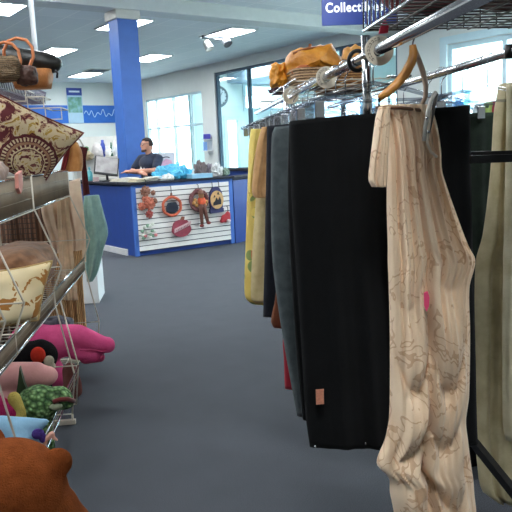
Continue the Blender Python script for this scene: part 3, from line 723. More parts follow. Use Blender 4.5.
# gondola with glassware behind the garments
def gondola():
    y = 6.6; a = V(400, 116, y); c = V(545, 112, y); zt = (a.z+c.z)/2; w = c.x-a.x; xm = (a.x+c.x)/2
    r = thing('display_gondola', 'white display shelf of glassware standing before the bright window', 'shelf', (xm, y+.3, 0))
    MB().box((0, 0, zt/2-.02), (w, .06, zt-.04)).build('back_panel', OFFWHITE, r)
    for z in (.12, .6, 1.1, zt-.014): MB().box((0, 0, z), (w, .55, .028)).build('shelf', WHITE, r)
    MB().box((0, 0, .05), (w, .5, .1)).build('plinth', OFFWHITE, r)
    specs = [(441, .055, .2, (120, 200, 214), 'turquoise glass vase'), (450, .04, .16, (226, 244, 250), 'clear glass tumbler'), (459, .06, .18, (60, 150, 190), 'deep blue glass jar'),
             (467, .035, .24, (190, 235, 245), 'pale glass bottle'), (478, .06, .1, (210, 214, 212), 'white china bowl'), (488, .045, .12, (190, 214, 120), 'lime green cup'), (494, .05, .13, (176, 50, 70), 'red ribbed jar'),
             (503, .06, .2, (214, 206, 196), 'cream pitcher'), (425, .05, .14, (200, 220, 226), 'frosted glass bowl'), (412, .05, .1, (150, 170, 160), 'grey-green pot')]
    for i, (px, rad, h, c_, lab) in enumerate(specs):
        p = V(px, 113, y+.22)
        m = glassy('glassware_%d' % i, c_, .2, .03) if i in (0, 1, 2, 3) else mat('ware2_%d' % i, c_, .3, 0, .1)
        if i % 2 == 0: prof = [(.6, 0), (.9, .2), (1, .5), (.6, .8), (.75, 1), (.7, 1)]
        else: prof = [(.75, 0), (.85, .1), (1, .8), (.95, 1), (.88, 1)]
        solo('glass_vase' if i < 4 else 'crockery', MB().lathe([(q*rad, z*h) for q, z in prof], (p.x, p.y, zt+.001), 20), m, lab+' on the white display shelf by the window', 'glassware', 'glassware on the display shelf')
gondola()

# ------------------------------------------------------------------ the garment rack on the right
RX1, RX2, RZ = .57, 1.02, 1.731
rk = thing('garment_rack', 'chrome double rail garment rack lining the aisle', 'rack', ((RX1+RX2)/2, 2.7, 0))
def wb(mb, name, m, parent): return mb.build(name, m, parent, None, 0, True)
wb(MB().tube([(RX1, .9, RZ), (RX1, 4.95, RZ)], .016, 14), 'rail', CHROME, rk)
wb(MB().tube([(RX2, 1.55, RZ), (RX2, 4.6, RZ)], .014, 14), 'rail', CHROME, rk)
XM = .80
for ya_, yc in ((2.045, 1.9), (3.6, 3.6)):
    ym = (ya_+yc)/2+(.13 if ya_ < 3 else 0)
    wb(MB().tube([(XM, ym, .03), (XM, ym, 1.42)], .016, 12), 'post', CHROME, rk)
    wb(MB().bar((RX1, ya_+.0, 1.425), (XM, ym, 1.425), .022, .022).bar((XM, ym, 1.425), (RX2, yc, 1.425), .022, .022), 'cross_arm', BLACKM, rk)
    wb(MB().tube([(RX1, ya_, 1.415), (RX1, ya_, 1.79)], .0135, 12), 'upright', CHROME, rk)
    wb(MB().tube([(RX2, yc, 1.415), (RX2, yc, 1.79)], .0135, 12), 'upright', CHROME, rk)
    wb(MB().bar((.64, ym, .02), (.97, ym, .02), .04, .04), 'foot', CHROME, rk)
wb(MB().lathe([(.022, -.02), (.024, 0), (.022, .02)], (RX2, 2.03, RZ), 14), 'rail_joint', BLACKM, rk)
# shelf carrying rails along the top and a dark bracket loop
wb(MB().tube([(RX1, 3.3, 1.793), (RX1, 4.75, 1.793)], .006).tube([(RX2+.12, 3.3, 1.793), (RX2+.12, 4.75, 1.793)], .006).tube([(RX1, 4.75, 1.793), (RX2+.12, 4.75, 1.793)], .006)
   .tube([(RX1, 4.75, RZ), (RX1, 4.75, 1.793)], .006).tube([(RX2, 3.3, 1.793), (RX2+.12, 3.3, 1.793)], .006), 'shelf_frame', CHROME, rk)
b = MB()
for k in range(9): b.tube([(RX1+.07*k, 3.3, 1.79), (RX1+.07*k, 4.75, 1.79)], .0025, 6)
for k in range(6): b.tube([(RX1, 3.32+.28*k, 1.786), (RX2+.12, 3.32+.28*k, 1.786)], .003, 6)
wb(b, 'shelf_wires', WIRE, rk)
lp = V(357, 58, 2.24)
wb(MB().tube([(RX1, 2.24+.0, RZ)+Vector((0, 0, 0)) if False else Vector((RX1, 2.14, RZ))+Vector((.026*math.cos(a), .01*math.sin(a*.5), .03*math.sin(a))) for a in [2*PI*k/18 for k in range(18)]], .007, 8, True), 'bracket_ring', BLACKM, rk)
# size discs on the rail
DISC = mat('size_disc', (226, 216, 196), .6, 0, .06, 20)
for i, (px, py, lab) in enumerate(((379, 48, 'round cream size divider disc on the rail, nearest the wooden hanger'), (327, 81, 'round cream size divider disc on the rail below the leather bag'),
                                   (291, 99, 'farthest round size divider disc low along the rail'))):
    y = (1.91, 2.60, 3.44)[i]
    ro = thing('size_divider', lab, 'divider', (RX1, y, RZ), 0, 'size discs on the rail')
    tilt = Matrix.Rotation(PI/2, 4, 'X')
    n = 32; vs = []; fs = []
    for (rr, d) in ((.017, -.002), (.041, -.002), (.041, .002), (.017, .002)):
        vs += [(rr*math.cos(2*PI*k/n), d, rr*math.sin(2*PI*k/n)-.003) for k in range(n)]
    for a in range(4): fs += [(a*n+k, a*n+(k+1) % n, ((a+1) % 4)*n+(k+1) % n, ((a+1) % 4)*n+k) for k in range(n)]
    MB().add(vs, fs, False).build('disc', DISC, ro)
    b = MB()
    for k in range(9):                   # worn print round the rim
        a = math.radians(95+k*17); R = Matrix.Translation((.031*math.cos(a), -.003, .031*math.sin(a)-.003)) @ Matrix.Rotation(-a+PI/2, 4, 'Y')
        b.box((0, 0, .0028), (.006, .001, .0018), R); b.box((0, 0, -.0028), (.006, .001, .0018), R)
        if k % 3 != 1: b.box((.002, 0, 0), (.0018, .001, .006), R)
    b.build('print', mat('disc_print', (132, 120, 104), .7, 0, 0), ro)
# near wire basket of red cloth above the rail
BY0, BY1, BZ0, BZ1 = 1.2, 2.03, 1.803, 2.0
bk = thing('wire_basket', 'chrome wire basket of red cloth on top of the garment rack', 'basket', ((RX1+RX2)/2, (BY0+BY1)/2, BZ0))
b = MB()
xs0, xs1 = RX1-.01, RX2+.05
for z, r in ((BZ0, .005), (BZ1, .006), ((BZ0+BZ1)/2, .003)):
    b.tube([(xs0, BY0, z), (xs1, BY0, z), (xs1, BY1, z), (xs0, BY1, z)], r, 6, True)
wb(b, 'rim', CHROME, bk)
b = MB(); n = 20
for k in range(n+1):
    y = BY0+(BY1-BY0)*k/n
    for x in (xs0, xs1): b.tube([(x, y, BZ0), (x, y, BZ1)], .0028, 6)
for k in range(11):
    x = xs0+(xs1-xs0)*k/10
    for y in (BY0, BY1): b.tube([(x, y, BZ0), (x, y, BZ1)], .0028, 6)
wb(b, 'side_wires', CHROME, bk)
b = MB()
for k in range(21): y = BY0+(BY1-BY0)*k/20; b.tube([(xs0, y, BZ0), (xs1, y, BZ0)], .0025, 6)
for k in range(9): x = xs0+(xs1-xs0)*k/8; b.tube([(x, BY0, BZ0-.004), (x, BY1, BZ0-.004)], .003, 6)
wb(b, 'base_wires', mat('dull_wire', (96, 90, 88), .5, .4, .1), bk)
def lump(name, c, r, m, label, cat, seed, k=.12, group=None, rotz=0):
    b = MB(); bm = bmesh.new(); bmesh.ops.create_icosphere(bm, subdivisions=5, radius=1)
    for v in bm.verts:
        e = 3.2; L_ = (abs(v.co.x)**e+abs(v.co.y)**e+abs(v.co.z)**e)**(1/e); v.co = v.co/L_
        f = 1+k*noise.noise(v.co*1.7+Vector((seed, seed, 0)))+k*.5*noise.noise(v.co*4+Vector((0, seed, 0)))
        q = Vector((v.co.x*r[0]*f, v.co.y*r[1]*f, v.co.z*r[2]*f)); v.co = Matrix.Rotation(rotz, 4, 'Z') @ q + Vector(c)
    b.bm(bm); return solo(name, b, m, label, cat, group)
lump('folded_cloth', (.69, 1.82, BZ0+.098), (.105, .175, .08), fabric('deep_red', (140, 34, 42)), 'deep red folded cloth at the far end of the wire basket', 'cloth', 1, .12, 'cloth in the rack basket')
lump('folded_cloth', (.69, 1.41, BZ0+.1), (.105, .175, .08), fabric('brick_red', (150, 50, 48)), 'brick red folded cloth at the near end of the wire basket', 'cloth', 2, .12, 'cloth in the rack basket')
lump('folded_cloth', (.94, 1.82, BZ0+.103), (.105, .175, .08), fabric('russet', (112, 60, 46), (90, 44, 34), 60), 'russet brown textured cloth beside the deep red one in the basket', 'cloth', 3, .12, 'cloth in the rack basket')
lump('folded_cloth', (.94, 1.41, BZ0+.1), (.105, .175, .08), fabric('dark_wine', (90, 28, 34)), 'dark wine cloth beside the brick red one in the basket', 'cloth', 4, .12, 'cloth in the rack basket')
p = V(384, 29, 1.98); solo('red_tag', MB().prism([(-.014, 0), (.012, .002), (.014, .02), (.004, .04), (-.01, .016)], .01, Matrix.Translation((p.x, 1.985, p.z-.012))), mat('bright_red_tag', (214, 52, 78), .6, 0, 0), 'bright red scrap poking through the basket base', 'tag')

# wicker tray and bags on the far shelf
SY = 4.15; SZ = 1.797
def wicker(name, c1, c2, sc_=1):
    t = NT(name); v = t.coord(); w = t.node('ShaderNodeTexWave', wave_type='BANDS', bands_direction='Z'); w.inputs['Scale'].default_value = 22*sc_; w.inputs['Distortion'].default_value = 3; w.inputs['Detail Scale'].default_value = 6
    t.link(v, w.inputs['Vector']); t.link(t.ramp(w.outputs[1], [(.2, lin(c1)), (.8, lin(c2))]), t.b.inputs['Base Color']); t.b.inputs['Roughness'].default_value = .7; t.bump(w.outputs[1], .6, .01); return t.m
WICK = wicker('wicker_tan', (120, 76, 40), (204, 150, 92)); WICKG = wicker('wicker_grey', (110, 84, 60), (186, 150, 112))
def tray(name, x0, x1, y0, y1, z, h, m, label, flare=.03):
    r = thing(name, label, 'basket', ((x0+x1)/2, (y0+y1)/2, z)); n = 40; vs = []; fs = []
    hx, hy = (x1-x0)/2, (y1-y0)/2
    def ring(f, zz, d): 
        out = []
        for k in range(n):
            a = 2*PI*k/n; e = .55; cx = math.copysign(abs(math.cos(a))**e, math.cos(a)); cy = math.copysign(abs(math.sin(a))**e, math.sin(a))
            out.append(((hx+f-d)*cx, (hy+f-d)*cy, zz))
        return out
    for f, zz, d in ((-flare, 0, 0), (0, h, 0), (0, h, .02), (-flare, .02, .02)): vs += ring(f, zz, d)
    for a in range(3): fs += [(a*n+k, a*n+(k+1) % n, (a+1)*n+(k+1) % n, (a+1)*n+k) for k in range(n)]
    fs += [tuple(range(n))[::-1], tuple(3*n+k for k in range(n))]
    MB().add(vs, fs, True).build('body', m, r)
    MB().tube([Vector(q)+Vector((0, 0, 0)) for q in ring(0, h, .01)], .012, 8, True).build('rim', m, r)
    return r
xa, xb3 = V(287, 92, SY).x, V(369, 92, SY).x
tray('wicker_basket', xa+.19, xb3, SY-.1, SY+.35, SZ, .17, WICK, 'tan wicker basket on the rack shelf beside the leather bag')
tray('wicker_tray', xa-.03, xa+.2, SY-.42, SY-.02, SZ-.0, .09, WICKG, 'greyish woven tray under the brown leather bag')
LEATH = NT('tan_leather'); LEATH.link(LEATH.ramp(LEATH.noise(9, 5, None, .6), [(.3, lin((170, 98, 26))), (.55, lin((212, 140, 44))), (.75, lin((236, 176, 78)))]), LEATH.b.inputs['Base Color'])
LEATH.b.inputs['Roughness'].default_value = .42; LEATH.bump(LEATH.noise(22, 5), .5, .02); LEATH = LEATH.m
def leather_bag():
    y = SY-.2; z0 = SZ+.095
    # outline in the picture, given real depth
    out = [(287, 78), (286, 66), (287, 56), (291, 51), (300, 49), (308, 48), (318, 46), (328, 46), (333, 52), (340, 62), (346, 70), (344, 76), (330, 76), (318, 75), (308, 76), (298, 76)]
    P = [V(a, b_, y) for a, b_ in out]; cx = sum((p.x for p in P))/len(P)
    r = thing('leather_bag', 'crumpled tan leather handbag on the garment rack shelf', 'bag', (cx, y, z0-.09))
    cz = sum((p.z for p in P))/len(P); n = len(P); vs = []; fs = []
    layers = [(-.152, .15), (-.147, .35), (-.138, .55), (-.118, .8), (-.07, .97), (0, 1), (.07, .97), (.118, .8), (.138, .55), (.147, .35), (.152, .15)]
    fine = []
    for i in range(n):
        a, b_ = P[i], P[(i+1) % n]
        for k in range(4): fine.append(a.lerp(b_, k/4))
    n = len(fine)
    for dy, s in layers:
        for p in fine:
            q_ = Vector((cx+(p.x-cx)*s, dy, cz+(p.z-cz)*s)); w = .022*(abs(noise.noise(q_*17))-.2) + .008*noise.noise(q_*40)
            vs.append(Vector((cx+(p.x-cx)*s+w, y+dy+w, cz+(p.z-cz)*s+w)))
    for a in range(len(layers)-1): fs += [(a*n+k, a*n+(k+1) % n, (a+1)*n+(k+1) % n, (a+1)*n+k) for k in range(n)]
    for a, rev in ((0, 1), (len(layers)-1, 0)):
        vs.append(Vector((cx, y+(layers[a][0])*1.08, cz))); ci = len(vs)-1
        fs += [(a*n+k, a*n+(k+1) % n, ci) for k in range(n)]
    wb(MB().add(vs, fs, True), 'body', LEATH, r)
    a, b_ = V(290, 56, y), V(318, 50, y)
    wb(MB().tube([(a.x, y-.1, a.z), ((a.x+b_.x)/2, y-.125, a.z+.022), (b_.x, y-.1, b_.z)], .008), 'seam_piping', mat('leather_dark', (146, 82, 36), .5, 0, .1), r)
    a, b_, c = V(288, 76, y), V(300, 70, y), V(307, 74, y)
    wb(MB().tube([(a.x, y-.14, a.z), (b_.x-.02, y-.15, b_.z), (b_.x+.01, y-.15, b_.z), (c.x, y-.14, c.z)], .012), 'strap', mat('leather_strap', (186, 104, 60), .5, 0, .1), r)
    k = V(310.5, 45, y); wb(MB().tube([(k.x, y, k.z+.005), (k.x-.005, y, k.z-.01), (k.x+.004, y, k.z-.04)], .01, 8), 'clasp', mat('leather_dark', (146, 82, 36)), r)
leather_bag()
p = V(279, 85, SY-.1)
lump('pouch', (p.x, SY-.1, p.z+.055), (.05, .07, .065), mat('amber_leather', (226, 150, 40), .45, 0, .2, 12, .3, 25), 'small amber pouch beside the tan leather handbag', 'pouch', 9, .25)
p = V(277, 88, SY); solo('dark_pouch', crumple(MB(), (p.x+.02, SY+.08, SZ+.001), (.06, .07, .05), 4), mat('dark_plum', (70, 44, 56), .5, 0, .1), 'dark plum pouch under the amber one', 'pouch')
p = V(354, 70, SY+.1); lump('brown_purse', (p.x, SY+.12, p.z+.02), (.07, .08, .12), mat('amber_brown', (206, 146, 70), .5, 0, .15, 12, .3, 25), 'golden brown purse standing in the tan wicker basket', 'purse', 6, .2)
# clutter of clear hangers : one prototype, then copies along both rails
def hanger(loc, label, group=None):
    r = thing('clear_hanger', label, 'hanger', loc, 0, group)
    pts = arc((0, 0, .0), .022, PI*1.05, -PI*.35, 10, 'xz')
    MB().tube([Vector(p)+Vector((0, 0, .0)) for p in pts]+[Vector((0, 0, -.035)), Vector((0, 0, -.09))], .0022, 6).build('hook', CHROME, r)
    MB().tube([(-.19, 0, -.13), (-.1, 0, -.105), (0, 0, -.085), (.1, 0, -.105), (.19, 0, -.13)], .007, 8).tube([(-.19, 0, -.135), (.19, 0, -.135)], .005, 6).build('bar', CLEAR, r)
    for s in (-1, 1): MB().box((s*.16, 0, -.155), (.03, .014, .05), None, .003).build('clip', CHROME, r)
    return r
h0 = hanger((RX1, 1.975, RZ), 'clear plastic clip hanger holding the large black cloth')
hl = [(RX1, 2.31, 'clear plastic clip hanger holding the grey trousers'), (RX1, 2.45, 'clear hanger behind the grey trousers'), (RX1, 2.62, 'clear hanger holding the navy trousers'),
      (RX1, 3.12, 'clear hanger holding the tan jacket'), (RX1, 3.37, 'clear hanger holding the yellow floral dress'), (RX1, 3.0, 'empty clear hanger just before the tan jacket'), (RX1, 2.85, 'empty clear hanger midway along the aisle rail'),
      (RX1, 3.6, 'empty clear hanger just past the yellow dress'), (RX1, 3.9, 'empty clear hanger far along the aisle rail'), (RX1, 4.2, 'last clear hanger on the aisle rail'),
      (RX2, 2.2, 'clear clip hanger holding the pale ivory robe'), (RX2, 2.4, 'empty clear hanger on the inner rail just behind the ivory robe'), (RX2, 2.6, 'clear hanger holding the dark green garment'), (RX2, 2.75, 'clear hanger holding the black skirt'), (RX2, 3.05, 'empty clear hanger midway on the inner rail'), (RX2, 3.5, 'empty clear hanger at the far part of the inner rail')]
random.seed(2)
for x, y, lab in hl: dup(h0, (x, y, RZ), random.uniform(-.12, .12), lab)

# garments -----------------------------------------------------------
def interp(rows, t):
    n = len(rows)-1; L = [0]
    for a, b_ in zip(rows, rows[1:]): L.append(L[-1]+(b_[1]+b_[3]-a[1]-a[3])/2)
    d = t*L[-1]
    for i in range(n):
        if d <= L[i+1]+1e-6:
            h = max(1e-6, L[i+1]-L[i]); f = min(1, max(0, (d-L[i])/h)); out = []
            for k in range(4):
                p1, p2 = rows[i][k], rows[i+1][k]
                m1 = (p2-rows[i-1][k])/(L[i+1]-L[i-1])*h if i > 0 else p2-p1
                m2 = (rows[i+2][k]-p1)/(L[i+2]-L[i])*h if i+2 <= n else p2-p1
                f2, f3 = f*f, f*f*f
                out.append((2*f3-3*f2+1)*p1+(f3-2*f2+f)*m1+(-2*f3+3*f2)*p2+(f3-f2)*m2)
            return out
    return list(rows[-1])
def cloth(rows, y, thick, folds, amp, seed, T=60, N=48, extra=None):
    vs = []; fs = []; M = 2*N
    for i in range(T+1):
        t = i/T; xl, yl, xr, yr = interp(rows, t); a, b_ = V(xl, yl, y), V(xr, yr, y)
        grow = min(1, .35+1.2*t)
        for k in range(N):
            s = k/(N-1); env = max(0, 1-abs(2*s-1)**3)**.6
            ph = 2*PI*folds*s+seed+1.1*noise.noise(Vector((s*3, t*1.5, seed)))
            fo = amp*grow*(math.sin(ph)+.5*math.sin(2.3*ph+seed))*env + .35*amp*noise.noise(Vector((s*9, t*5, seed+3)))
            if extra: fo = fo*.6+extra(s, t)*min(1, env*1.3)
            p = a.lerp(b_, s); vs.append(Vector((p.x, y-thick*env*.5-fo, p.z)))
        for k in range(N):
            s = 1-k/(N-1); env = max(0, 1-abs(2*s-1)**3)**.6
            p = a.lerp(b_, s); fo = amp*.7*math.sin(2*PI*folds*s*1.1+seed*2)*env*grow
            vs.append(Vector((p.x, y+.003+thick*env*.5+fo*.3, p.z)))
    for i in range(T):
        for k in range(M): fs.append((i*M+k, i*M+(k+1) % M, (i+1)*M+(k+1) % M, (i+1)*M+k))
    for i in (0, T):
        for k in range(N-1): fs.append((i*M+k, i*M+k+1, i*M+M-2-k, i*M+M-1-k))
    return MB().add(vs, fs, True)
def garment(name, label, cat, y, parts, group='garments on the rack'):
    first = parts[0][1]; lo = first[-1]; a = V((lo[0]+lo[2])/2, (lo[1]+lo[3])/2, y)
    r = thing(name, label, cat, a, 0, group)
    for nm, rows, dy, thick, folds, amp, seed, m, ex in parts:
        wb(cloth(rows, y+dy, thick, folds, amp, seed, 150 if ex else 60, 90 if ex else 48, extra=ex), nm, m, r)
    return r
def R3(*q): return [(xl, yy, xr, yy) for (yy, xl, xr) in q]
# cream embroidered ruched dress
t = NT('cream_embroidered'); v = t.coord()
n1 = t.noise(9, .6, v, .5, 3.2); li = t.math('LESS_THAN', t.math('ABSOLUTE', t.math('SUBTRACT', n1, .5)), .036)
n2 = t.noise(9, 2, v); li2 = t.math('MULTIPLY', li, t.math('GREATER_THAN', n2, .5))
sp_ = t.math('GREATER_THAN', t.noise(30, 2, v), .74)
li3 = t.math('MAXIMUM', li2, sp_)
base = t.ramp(t.noise(6, 3, v), [(.3, lin((228, 196, 162))), (.7, lin((242, 214, 182)))])
t.link(t.mix(t.math('MULTIPLY', li3, .5), base, lin((176, 118, 66))), t.b.inputs['Base Color'])
t.b.inputs['Roughness'].default_value = .62; t.b.inputs['Sheen Weight'].default_value = .25; t.bump(t.noise(120, 3), .2, .004); CREAM = t.m
def ruche(s, t):                          # gathered seam: swags on both sides of a line
    c = .46-.05*t; d = s-c; k = min(1, max(0, (t-.28)/.3))
    x = min(1, abs(d)/(.5 if d > 0 else .44)); U = 4*x*(1-x)
    wob = noise.noise(Vector((s*3, t*4, 1)))
    ph = 40*t-(4.6 if d > 0 else 3.8)*U-(0 if d > 0 else 1.9)+2.4*wob
    ridge = abs(math.sin(ph/2))**.75
    fade = (1-x)**.25*(.6+.8*abs(noise.noise(Vector((s*2.2+(3 if d > 0 else 0), t*4, 5)))))
    fine = .004*math.sin(95*t-9*U+4*wob)*math.exp(-x*3)
    pleat = (1-.6*k)*(.012*math.sin(2*PI*6*s+2*wob+1.5*t)+.006*math.sin(2*PI*13*s+3*wob))*min(1, t*9+.3)
    return k*(.052*ridge*fade-.03*math.exp(-(d/.04)**2)+fine)+pleat
g1 = garment('hanging_dress', 'cream ruched dress with tan scroll embroidery on a wooden hanger', 'dress', 1.8, [
    ('dress_body', R3((105, 378, 431), (125, 383, 437), (150, 386, 441), (170, 387, 442), (187, 387, 447), (210, 387, 455), (245, 388, 468), (260, 388, 475), (287, 389, 469), (334, 390, 470), (396, 390, 469), (420, 389, 466), (440, 385, 468), (464, 377, 471), (478, 389, 473), (492, 390, 474), (512, 394, 476), (540, 398, 474), (560, 402, 470)), 0, .07, 4, .009, 1.3, CREAM, ruche),
    ('sleeve', R3((107, 379, 390), (118, 376, 390), (140, 373, 389), (165, 370, 388), (180, 369, 387), (187, 372, 386)), -.045, .035, 2, .006, .4, CREAM, None)])
# waistband gather and pink tag and ties
a, b_ = V(378, 107, 1.75), V(425, 110, 1.75)
wb(MB().tube([(a.x, 1.77, a.z), (a.lerp(b_, .5).x, 1.755, a.lerp(b_, .5).z+.002), (b_.x, 1.77, b_.z)], .0045, 8), 'neck_band', fabric('band_brown', (120, 84, 62)), g1)
p = V(425.5, 301, 1.74)
o = wb(MB().prism([(-.006, .024), (.004, .028), (.009, .01), (.007, -.014), (.001, -.028), (-.005, -.012)], .004, Matrix.Translation((p.x, 1.735, p.z))), 'pink_tag', mat('neon_pink', (250, 84, 130), .6, 0, 0), g1)
o['label'] = 'neon pink price sticker'
# big black cloth
BLACKC = fabric('black_cloth', (17, 18, 20), (13, 14, 15), 8, .2, .03)
g2 = garment('hanging_black_cloth', 'large plain black cloth hanging flat behind the cream dress', 'cloth', 1.975, [
    ('cloth_panel', [(290, 121, 470, 105), (290, 136, 470.5, 125), (292, 200, 471.5, 198), (296, 262, 473, 258), (301, 335, 475, 330), (306, 418, 477, 416), (310, 447, 478, 444)], 0, .05, 5, .006, 2, BLACKC, None),
    ('lower_layer', [(289, 122, 300, 121), (288, 200, 310, 200), (293, 300, 330, 300), (299, 380, 340, 380), (303, 420, 345, 420)], .05, .03, 2, .004, 4, BLACKC, None)])
p = V(319.5, 396, 1.935); pq = V(323.6, 403, 1.935)
o = wb(MB().box((p.x, 1.928, p.z), ((pq.x-p.x)*2, .003, (p.z-pq.z)*2)), 'price_tag', mat('orange_tag', (212, 140, 112), .7, 0, .15, 120), g2); o['label'] = 'small orange paper price tag'
for px, py in ((315, 446), (365, 443)):
    p = V(px, py, 1.95); wb(MB().ell((p.x, 1.945, p.z), (.003, .003, .0045), None, 8, 6), 'hem_clip', CHROME, g2)
garment('hanging_trousers', 'dark slate grey trousers hanging just behind the black cloth', 'trousers', 2.32, [
    ('trouser_legs', [(275, 127, 420, 113), (272, 135, 424, 130), (271, 180, 425, 180), (271.5, 240, 426, 240), (274, 275, 428, 275), (283, 338, 430, 338), (297, 416, 430, 414)], 0, .06, 3, .008, 1, fabric('slate_grey', (84, 92, 94), (70, 77, 80), 30), None)])
garment('hanging_trousers', 'navy black trousers behind the slate grey pair', 'trousers', 2.62, [
    ('trouser_legs', [(267, 126, 400, 114), (266, 180, 400, 180), (264.5, 260, 400, 260), (263, 317, 400, 317)], 0, .05, 3, .006, 2.2, fabric('navy_black', (32, 34, 44), (26, 28, 36), 30), None)])
garment('hanging_skirt', 'rust brown garment whose hem peeks below the navy trousers', 'skirt', 2.52, [
    ('skirt_panel', [(290, 150, 390, 140), (284, 220, 390, 220), (275, 300, 390, 300), (271, 322, 390, 322), (274, 328, 390, 328)], 0, .04, 3, .006, 3.2, fabric('rust_brown', (124, 74, 48)), None)])
garment('hanging_red_garment', 'bright red garment showing low beside the grey trousers', 'garment', 2.42, [
    ('red_panel', [(300, 150, 390, 140), (290, 260, 390, 260), (283, 340, 390, 340), (284, 360, 390, 360), (285, 389, 390, 389)], 0, .04, 3, .004, 5, fabric('red_cloth', (190, 44, 62)), None)])
JACK = fabric('tan_jacket', (196, 152, 104), (180, 136, 90), 30); PALE = fabric('pale_straw', (206, 186, 140), (190, 170, 122), 30)
garment('hanging_jacket', 'tan jacket sleeve beside the yellow floral dress', 'jacket', 3.12, [
    ('jacket_body', [(264, 129, 350, 118), (258, 160, 350, 160), (256, 197, 350, 197), (253, 240, 350, 240), (251, 298, 350, 298), (254, 302, 350, 302)], 0, .08, 3, .012, 2, PALE, None),
    ('sleeve', R3((127, 262, 274), (140, 258, 272.5), (160, 254.5, 271), (180, 252.5, 270), (192, 252, 270), (197.5, 254, 270)), -.07, .06, 1, .006, 1, JACK, None)])
t = NT('yellow_floral'); v = t.coord(); vo = t.node('ShaderNodeTexVoronoi'); vo.inputs['Scale'].default_value = 9; t.link(v, vo.inputs['Vector'])
blot = t.math('LESS_THAN', vo.outputs['Distance'], .3)
hue = t.ramp(t.noise(7, 1, v), [(.38, lin((206, 92, 74))), (.42, lin((112, 142, 84))), (.55, lin((120, 150, 96))), (.6, lin((236, 214, 120)))], 'CONSTANT')
t.link(t.mix(t.math('MULTIPLY', blot, .85), t.ramp(t.noise(5, 3, v), [(.3, lin((214, 184, 92))), (.7, lin((236, 214, 128)))]), hue), t.b.inputs['Base Color']); t.b.inputs['Roughness'].default_value = .85
YEL = t.m
garment('hanging_floral_dress', 'yellow floral dress at the aisle end of the garments', 'dress', 3.38, [
    ('dress_body', [(252, 130, 330, 122), (249, 145, 330, 145), (248, 180, 330, 180), (247, 200, 330, 200), (245.5, 250, 330, 250), (244.5, 285, 330, 285), (246, 299, 330, 299), (252, 304, 330, 304)], 0, .09, 4, .014, 3, YEL, None),
    ('sleeve', R3((129, 251, 265), (145, 249, 263), (165, 248.5, 259), (190, 247.5, 256), (194, 249, 256)), -.07, .05, 1, .006, 1, YEL, None)])
IVORY = fabric('ivory_robe', (212, 198, 160), (190, 174, 134), 14, .4)
t2 = [(500, 84, 522, 82), (498, 96, 530, 94), (495, 112, 536, 110), (491, 173, 545, 170), (483, 236, 550, 236), (476, 262, 555, 262), (475, 330, 556, 330), (474, 400, 556, 400), (478, 470, 552, 470), (483, 492, 548, 494), (494, 500, 540, 500)]
garment('hanging_robe', 'long pale ivory robe hanging behind the black bar', 'robe', 2.24, [('robe_body', t2, 0, .09, 3, .016, 1.2, IVORY, None),
    ('sleeve', R3((84, 507, 526), (110, 507, 540), (200, 505, 552), (300, 503, 556), (420, 503, 556), (440, 506, 552)), -.07, .05, 2, .008, 2.0, fabric('ivory_pale', (216, 206, 176), (196, 184, 150), 14, .4), None)])
garment('hanging_green_garment', 'very dark green garment between the black cloth and ivory robe', 'garment', 2.64, [
    ('green_panel', [(452, 114, 560, 110), (452, 200, 560, 200), (455, 300, 560, 300), (458, 400, 560, 400), (460, 445, 560, 445)], 0, .06, 4, .008, 1.7, fabric('bottle_green', (30, 42, 32), (22, 32, 25), 20), None)])
garment('hanging_black_skirt', 'black skirt hanging on the inner rail behind the green garment', 'skirt', 2.82, [
    ('skirt_panel', [(440, 118, 545, 114), (440, 300, 545, 300), (444, 470, 545, 470)], 0, .05, 4, .008, 2.7, fabric('black_skirt', (18, 18, 20)), None)])
# wooden hanger and clips for the cream dress
hy = 1.76; A0 = Vector((RX1-.13, 0, 0))
hb = V(415, 37, hy)
wh = thing('wooden_hanger', 'honey coloured wooden hanger carrying the cream dress', 'hanger', (hb.x, hy, V(400, 104, hy).z))
hook_pts = [V(a, b_, yy) for a, b_, yy in ((407, 25, hy+.035), (409, 21, hy+.02), (412, 20, hy), (416, 23, hy-.02), (416.5, 30, hy-.02), (415, 36, hy-.01), (413, 42, hy), (412, 48, hy))]
hook_pts = [Vector((p.x, p.y, p.z)) for p in hook_pts]
wb(MB().tube(hook_pts, .0022, 8), 'hook', mat('hook_steel', (120, 116, 112), .3, 1, .05), wh)
ap = [V(a, b_, yy) for a, b_, yy in ((412.5, 45, hy), (413.5, 54, hy), (411.5, 62, hy-.005), (405, 74, hy-.01), (396, 85, hy-.015), (386, 93.5, hy-.02), (379, 98.5, hy-.02))]
wb(MB().tube(ap, [.009, .0115, .0125, .0125, .0115, .0105, .008], 12), 'wood_arm', mat('honey_wood', (208, 142, 68), .35, 0, .15, 14), wh)
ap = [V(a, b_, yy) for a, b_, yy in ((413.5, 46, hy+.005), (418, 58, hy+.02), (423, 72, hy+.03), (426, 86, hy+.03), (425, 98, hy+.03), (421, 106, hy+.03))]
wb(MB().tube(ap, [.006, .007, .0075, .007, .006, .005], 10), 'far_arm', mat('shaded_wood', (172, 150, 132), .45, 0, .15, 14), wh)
ap = [V(a, b_, yy) for a, b_, yy in ((379, 98, hy-.02), (379, 106, hy-.02))]
wb(MB().tube(ap, .003, 8), 'trouser_peg', BLACKM, wh)
